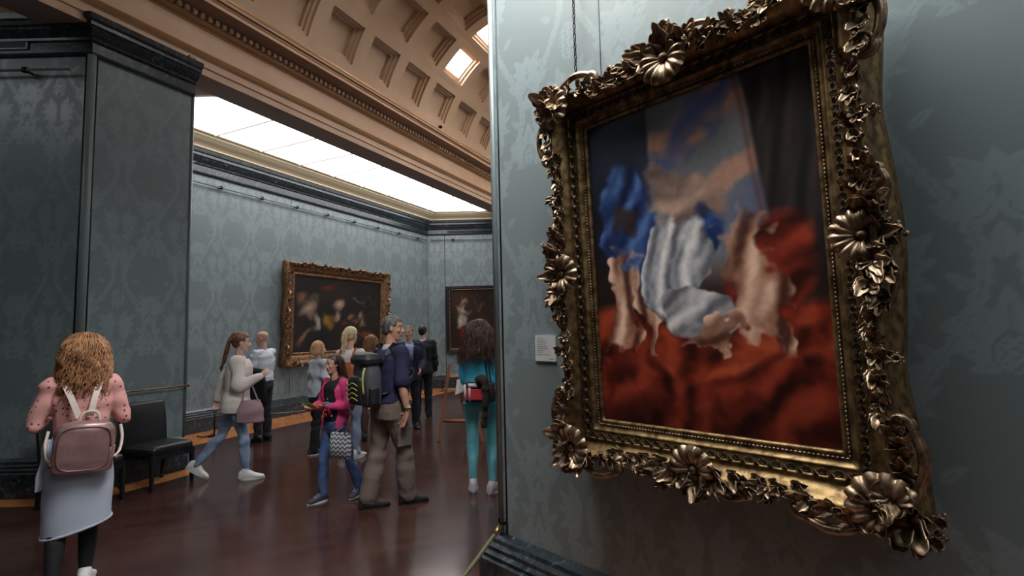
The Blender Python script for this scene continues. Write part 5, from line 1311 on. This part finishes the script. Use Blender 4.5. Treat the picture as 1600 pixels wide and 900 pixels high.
b = MB(); b.rings([ring_pts(c+V3(-.01, -.052, h), V3(1, 0, 0), V3(0, 1, 0), w, .012, 20, 4) for h, w in ((-.07, .11), (-.065, .12), (.035, .12), (.04, .11))]); obj('red_panel', b, cm('red_bag_panel', (190, 52, 62), .6), sb_)
b = MB()
for x_ in (-.135, -.085): b.rings([ring_pts(c+V3(x_, -.060, h), V3(1, 0, 0), V3(0, 1, 0), .012, .008, 10, 3) for h in (-.085, .085)])
b.rings([ring_pts(c+V3(-.05, -.062, h), V3(1, 0, 0), V3(0, 1, 0), .05, .008, 12, 3) for h in (.055, .095)]); obj('white_trim', b, cm('white_bag_trim', (214, 206, 210), .6), sb_)
b = MB(); s0 = F.J['shoR']-V3(.06, 0, 0)
for dx in (0, .03): b.tube(smooth_pts([c+V3(.10+dx, -.02, .09), s0+V3(dx, -.14, -.12), s0+V3(dx, -.07, .045), s0+V3(dx, .0, .062), s0+V3(dx, .08, .0)]), .009, 6, flat=.5)
obj('strap', b, cm('black_strap', (26, 26, 34)), sb_)
sc_ = place(thing('scarf', 'dark fluffy scarf hanging down over the patterned shoulder bag', 'scarf'), L11, Y11)
b = MB(); b.tube(smooth_pts([c+V3(.03, -.07, .15), c+V3(.08, -.10, .12), c+V3(.10, -.10, 0), c+V3(.085, -.095, -.16), c+V3(.06, -.085, -.34)]), [.04]*4+[.042]*4+[.04]*4+[.036]*5, 12, flat=.6); b.ball(c+V3(.045, -.075, .135), (.075, .045, .05), 12, 8)
me = union_mesh(b, .007, 1); wrinkle(me, .006, 50, 5, .8); obj('wool', me, cm('dark_olive_wool', (50, 44, 40), .95), sc_)
pp = place(thing('paper_sheet', 'white sheet of paper held out by the woman in turquoise', 'paper'), L11, Y11)
w_ = F.J['wriL']+F.J['hnd'+'L']*.10; b = MB(); b.box(-.10, .10, -.13, .05, -.001, .001, lambda p: w_+V3(p[0]*.7-.05, p[0]*-.3+p[1]*.4, p[1]*.9+p[0]*.25+p[2]+.02)); obj('sheet', b, cm('white_paper', (214, 214, 216), .7), pp, smooth=False)
# ================================================================ FURNITURE AND BARRIERS
M_leather = mat('black_leather_seat', (24, 24, 26), .38, bump=(60, .15, .003)); M_ebony = mat('black_lacquer', (22, 20, 20), .3)
def chair(label, loc, yaw, group=None):
    t = thing('leather_chair', label, 'chair', loc, yaw, group)
    w, d = .27, .25
    b = MB(); b.rings([ring_pts(V3(0, 0, z), V3(1, 0, 0), V3(0, 1, 0), w*s_, d*s_, 32, 6) for z, s_ in ((.385, .97), (.39, 1), (.44, 1), (.462, .97), (.475, .85), (.478, .5))]); obj('seat', b, M_leather, t)
    b = MB(); R = []
    for z, y_, th, ws in ((.42, -.235, .024, .93), (.44, -.238, .030, .97), (.60, -.255, .032, .98), (.78, -.285, .030, 1.0), (.90, -.315, .026, 1.0), (.93, -.322, .018, .97)): R.append(ring_pts(V3(0, y_, z), V3(1, 0, 0), V3(0, 1, 0), w*ws, th, 32, 5))
    b.rings(R); obj('backrest', b, M_leather, t)
    for sx_ in (-1, 1):
        for y0, y1 in ((.215, .225), (-.215, -.27)):
            b = MB(); b.rings([ring_pts(V3(sx_*(w-.03), y, z), V3(1, 0, 0), V3(0, 1, 0), r, r, 12, 6) for y, z, r in ((y1, 0, .017), (y0, .39, .023))]); obj('leg', b, M_ebony, t, smooth=False)
    b = MB()
    b.box(-w+.03, w-.03, .205, .225, .15, .175); b.box(-w+.02, w-.02, .20, .235, .33, .39); b.box(-w+.02, w-.02, -.235, -.20, .33, .39)
    for sx_ in (-1, 1): b.box(sx_*(w-.04), sx_*(w-.02), -.22, .22, .33, .39)
    obj('frame', b, M_ebony, t, smooth=False); return t
chair('black leather chair standing next to the angled dark pier, its seat turned right', (-4.11, 6.10, 0), yaw_of(.85, -.30))
chair('black leather chair half hidden behind the woman with the rose backpack', (-4.42, 5.42, 0), yaw_of(.85, -.30))
# brass rail on the pier
t = thing('brass_rail', 'thin brass barrier rail fixed across the angled face of the left pier', 'rail', (-4.60, 6.10, 1.06))
dch = V3(.51, 1.07, 0).normalized(); nch = V3(dch.y, -dch.x, 0)
b = MB(); b.tube([nch*.06-dch*.30, nch*.06+dch*.78], .010, 8); b.ball(nch*.06+dch*.78, .018, 10, 8); obj('rod', b, M_brass, t)
for s_ in (-.22, .70): b = MB(); b.tube([dch*s_, nch*.06+dch*s_], .009, 6); obj('bracket', b, M_brass, t)
# low barriers along the far wall
M_rope = mat('grey_rope', (118, 112, 104), .8)
def post(loc, label, curved=False):
    t = thing('barrier_post', label, 'barrier', loc); b = MB(); b.tube([(0, 0, .012), (0, 0, .42)], .012, 10); obj('pole', b, M_dark, t)
    b = MB(); b.rings([ring_pts(V3(0, 0, z), V3(1, 0, 0), V3(0, 1, 0), r, r, 20, 2) for z, r in ((0, .10), (.008, .10), (.014, .03))]); obj('base', b, M_dark, t)
    b = MB(); b.tube(smooth_pts([(0, 0, .42), (.05, .03, .44), (.10, .05, .42)]), .008, 6); b.tube(smooth_pts([(0, 0, .42), (-.05, -.03, .44), (-.10, -.05, .42)]), .008, 6); obj('hook', b, M_dark, t)
p1 = V3(-5.11, 8.96, 0); p2 = uv(10.2, -8.45); p3 = V3(-2.05, 15.0, 0); p4 = V3(-.9, 15.0, 0); p0 = uv(5.6, -8.45)
post(tuple(p1), 'thin black barrier post with a rope, behind the woman in the cream jacket')
post(tuple(p3), 'thin black barrier post by the end wall, left of the small framed painting')
def rope(a, b_, sag, label, r=.010, m=M_rope, n=20):
    a, b_ = V3(a), V3(b_); t = thing('barrier_rope', label, 'rope', tuple(a)); bb = MB()
    bb.tube([(b_-a)*(i/n)+V3(0, 0, -sag*4*(i/n)*(1-i/n)) for i in range(n+1)], r, 8); obj('cord', bb, m, t); return t
rope(p1+V3(0, 0, .42), p2+V3(0, 0, .40), .26, 'slack grey rope running right from the barrier post by the long wall')
rope(p0+V3(0, 0, .06), p1+V3(0, 0, .05), .03, 'dark cord lying low between the pier and the barrier post', .012, M_dark)
rope(p3+V3(0, 0, .42), p4+V3(0, 0, .42), .02, 'thin straight bar running right from the barrier post by the end wall', .008, M_dark)
# rope in the foreground, hooked at the corner of the gallery wall
M_grope = mat('olive_green_rope', (88, 84, 58), .7)
t = thing('wall_hook', 'small dark metal hook holding the green rope at the wall corner', 'hook', tuple(wc(.05, .02, .44)))
b = MB(); b.tube(smooth_pts([(0, 0, 0), tuple(CN*.03+V3(0, 0, .0)), tuple(CN*.05+V3(0, 0, .02)), tuple(CN*.045+V3(0, 0, .04))]), .007, 8); b.ball((0, 0, 0), .018, 10, 8); obj('hook', b, M_dark, t)
a = wc(.05, .06, .425); t = thing('barrier_rope', 'olive green rope sloping down from the corner of the gallery wall', 'rope', tuple(a))
e = V3(-.72, 2.55, .02); n = 24; b = MB(); b.tube([(e-a)*(i/n)+V3(0, 0, -.035*4*(i/n)*(1-i/n)) for i in range(n+1)], .013, 8); obj('cord', b, M_grope, t)
b = MB(); b.tube([(e-a)*.0, (e-a)*.06+V3(0, 0, -.006)], .018, 8); obj('end_cap', b, M_brass, t)
# easel
M_beech = mat('orange_beech', (162, 96, 54), .45, noise=((140, 80, 44), 8, 4, .4, .6))
t = thing('easel', 'orange wooden folding easel standing behind the woman in turquoise', 'easel', (-.82, 8.3, 0))
def bar(a, b_, w, name='leg'):
    bb = MB(); bb.tube([a, b_], w, 4); return obj(name, bb, M_beech, t, smooth=False)
bar((-.36, -.20, 0), (-.20, 0, 1.15), .032); bar((.33, -.35, 0), (.06, 0, .98), .032); bar((.05, .55, 0), (-.10, .02, .98), .028)
bar((-.30, -.12, .30), (.26, -.25, .30), .030, 'crossbar'); bar((-.22, -.02, .95), (.16, -.02, .95), .028, 'shelf')
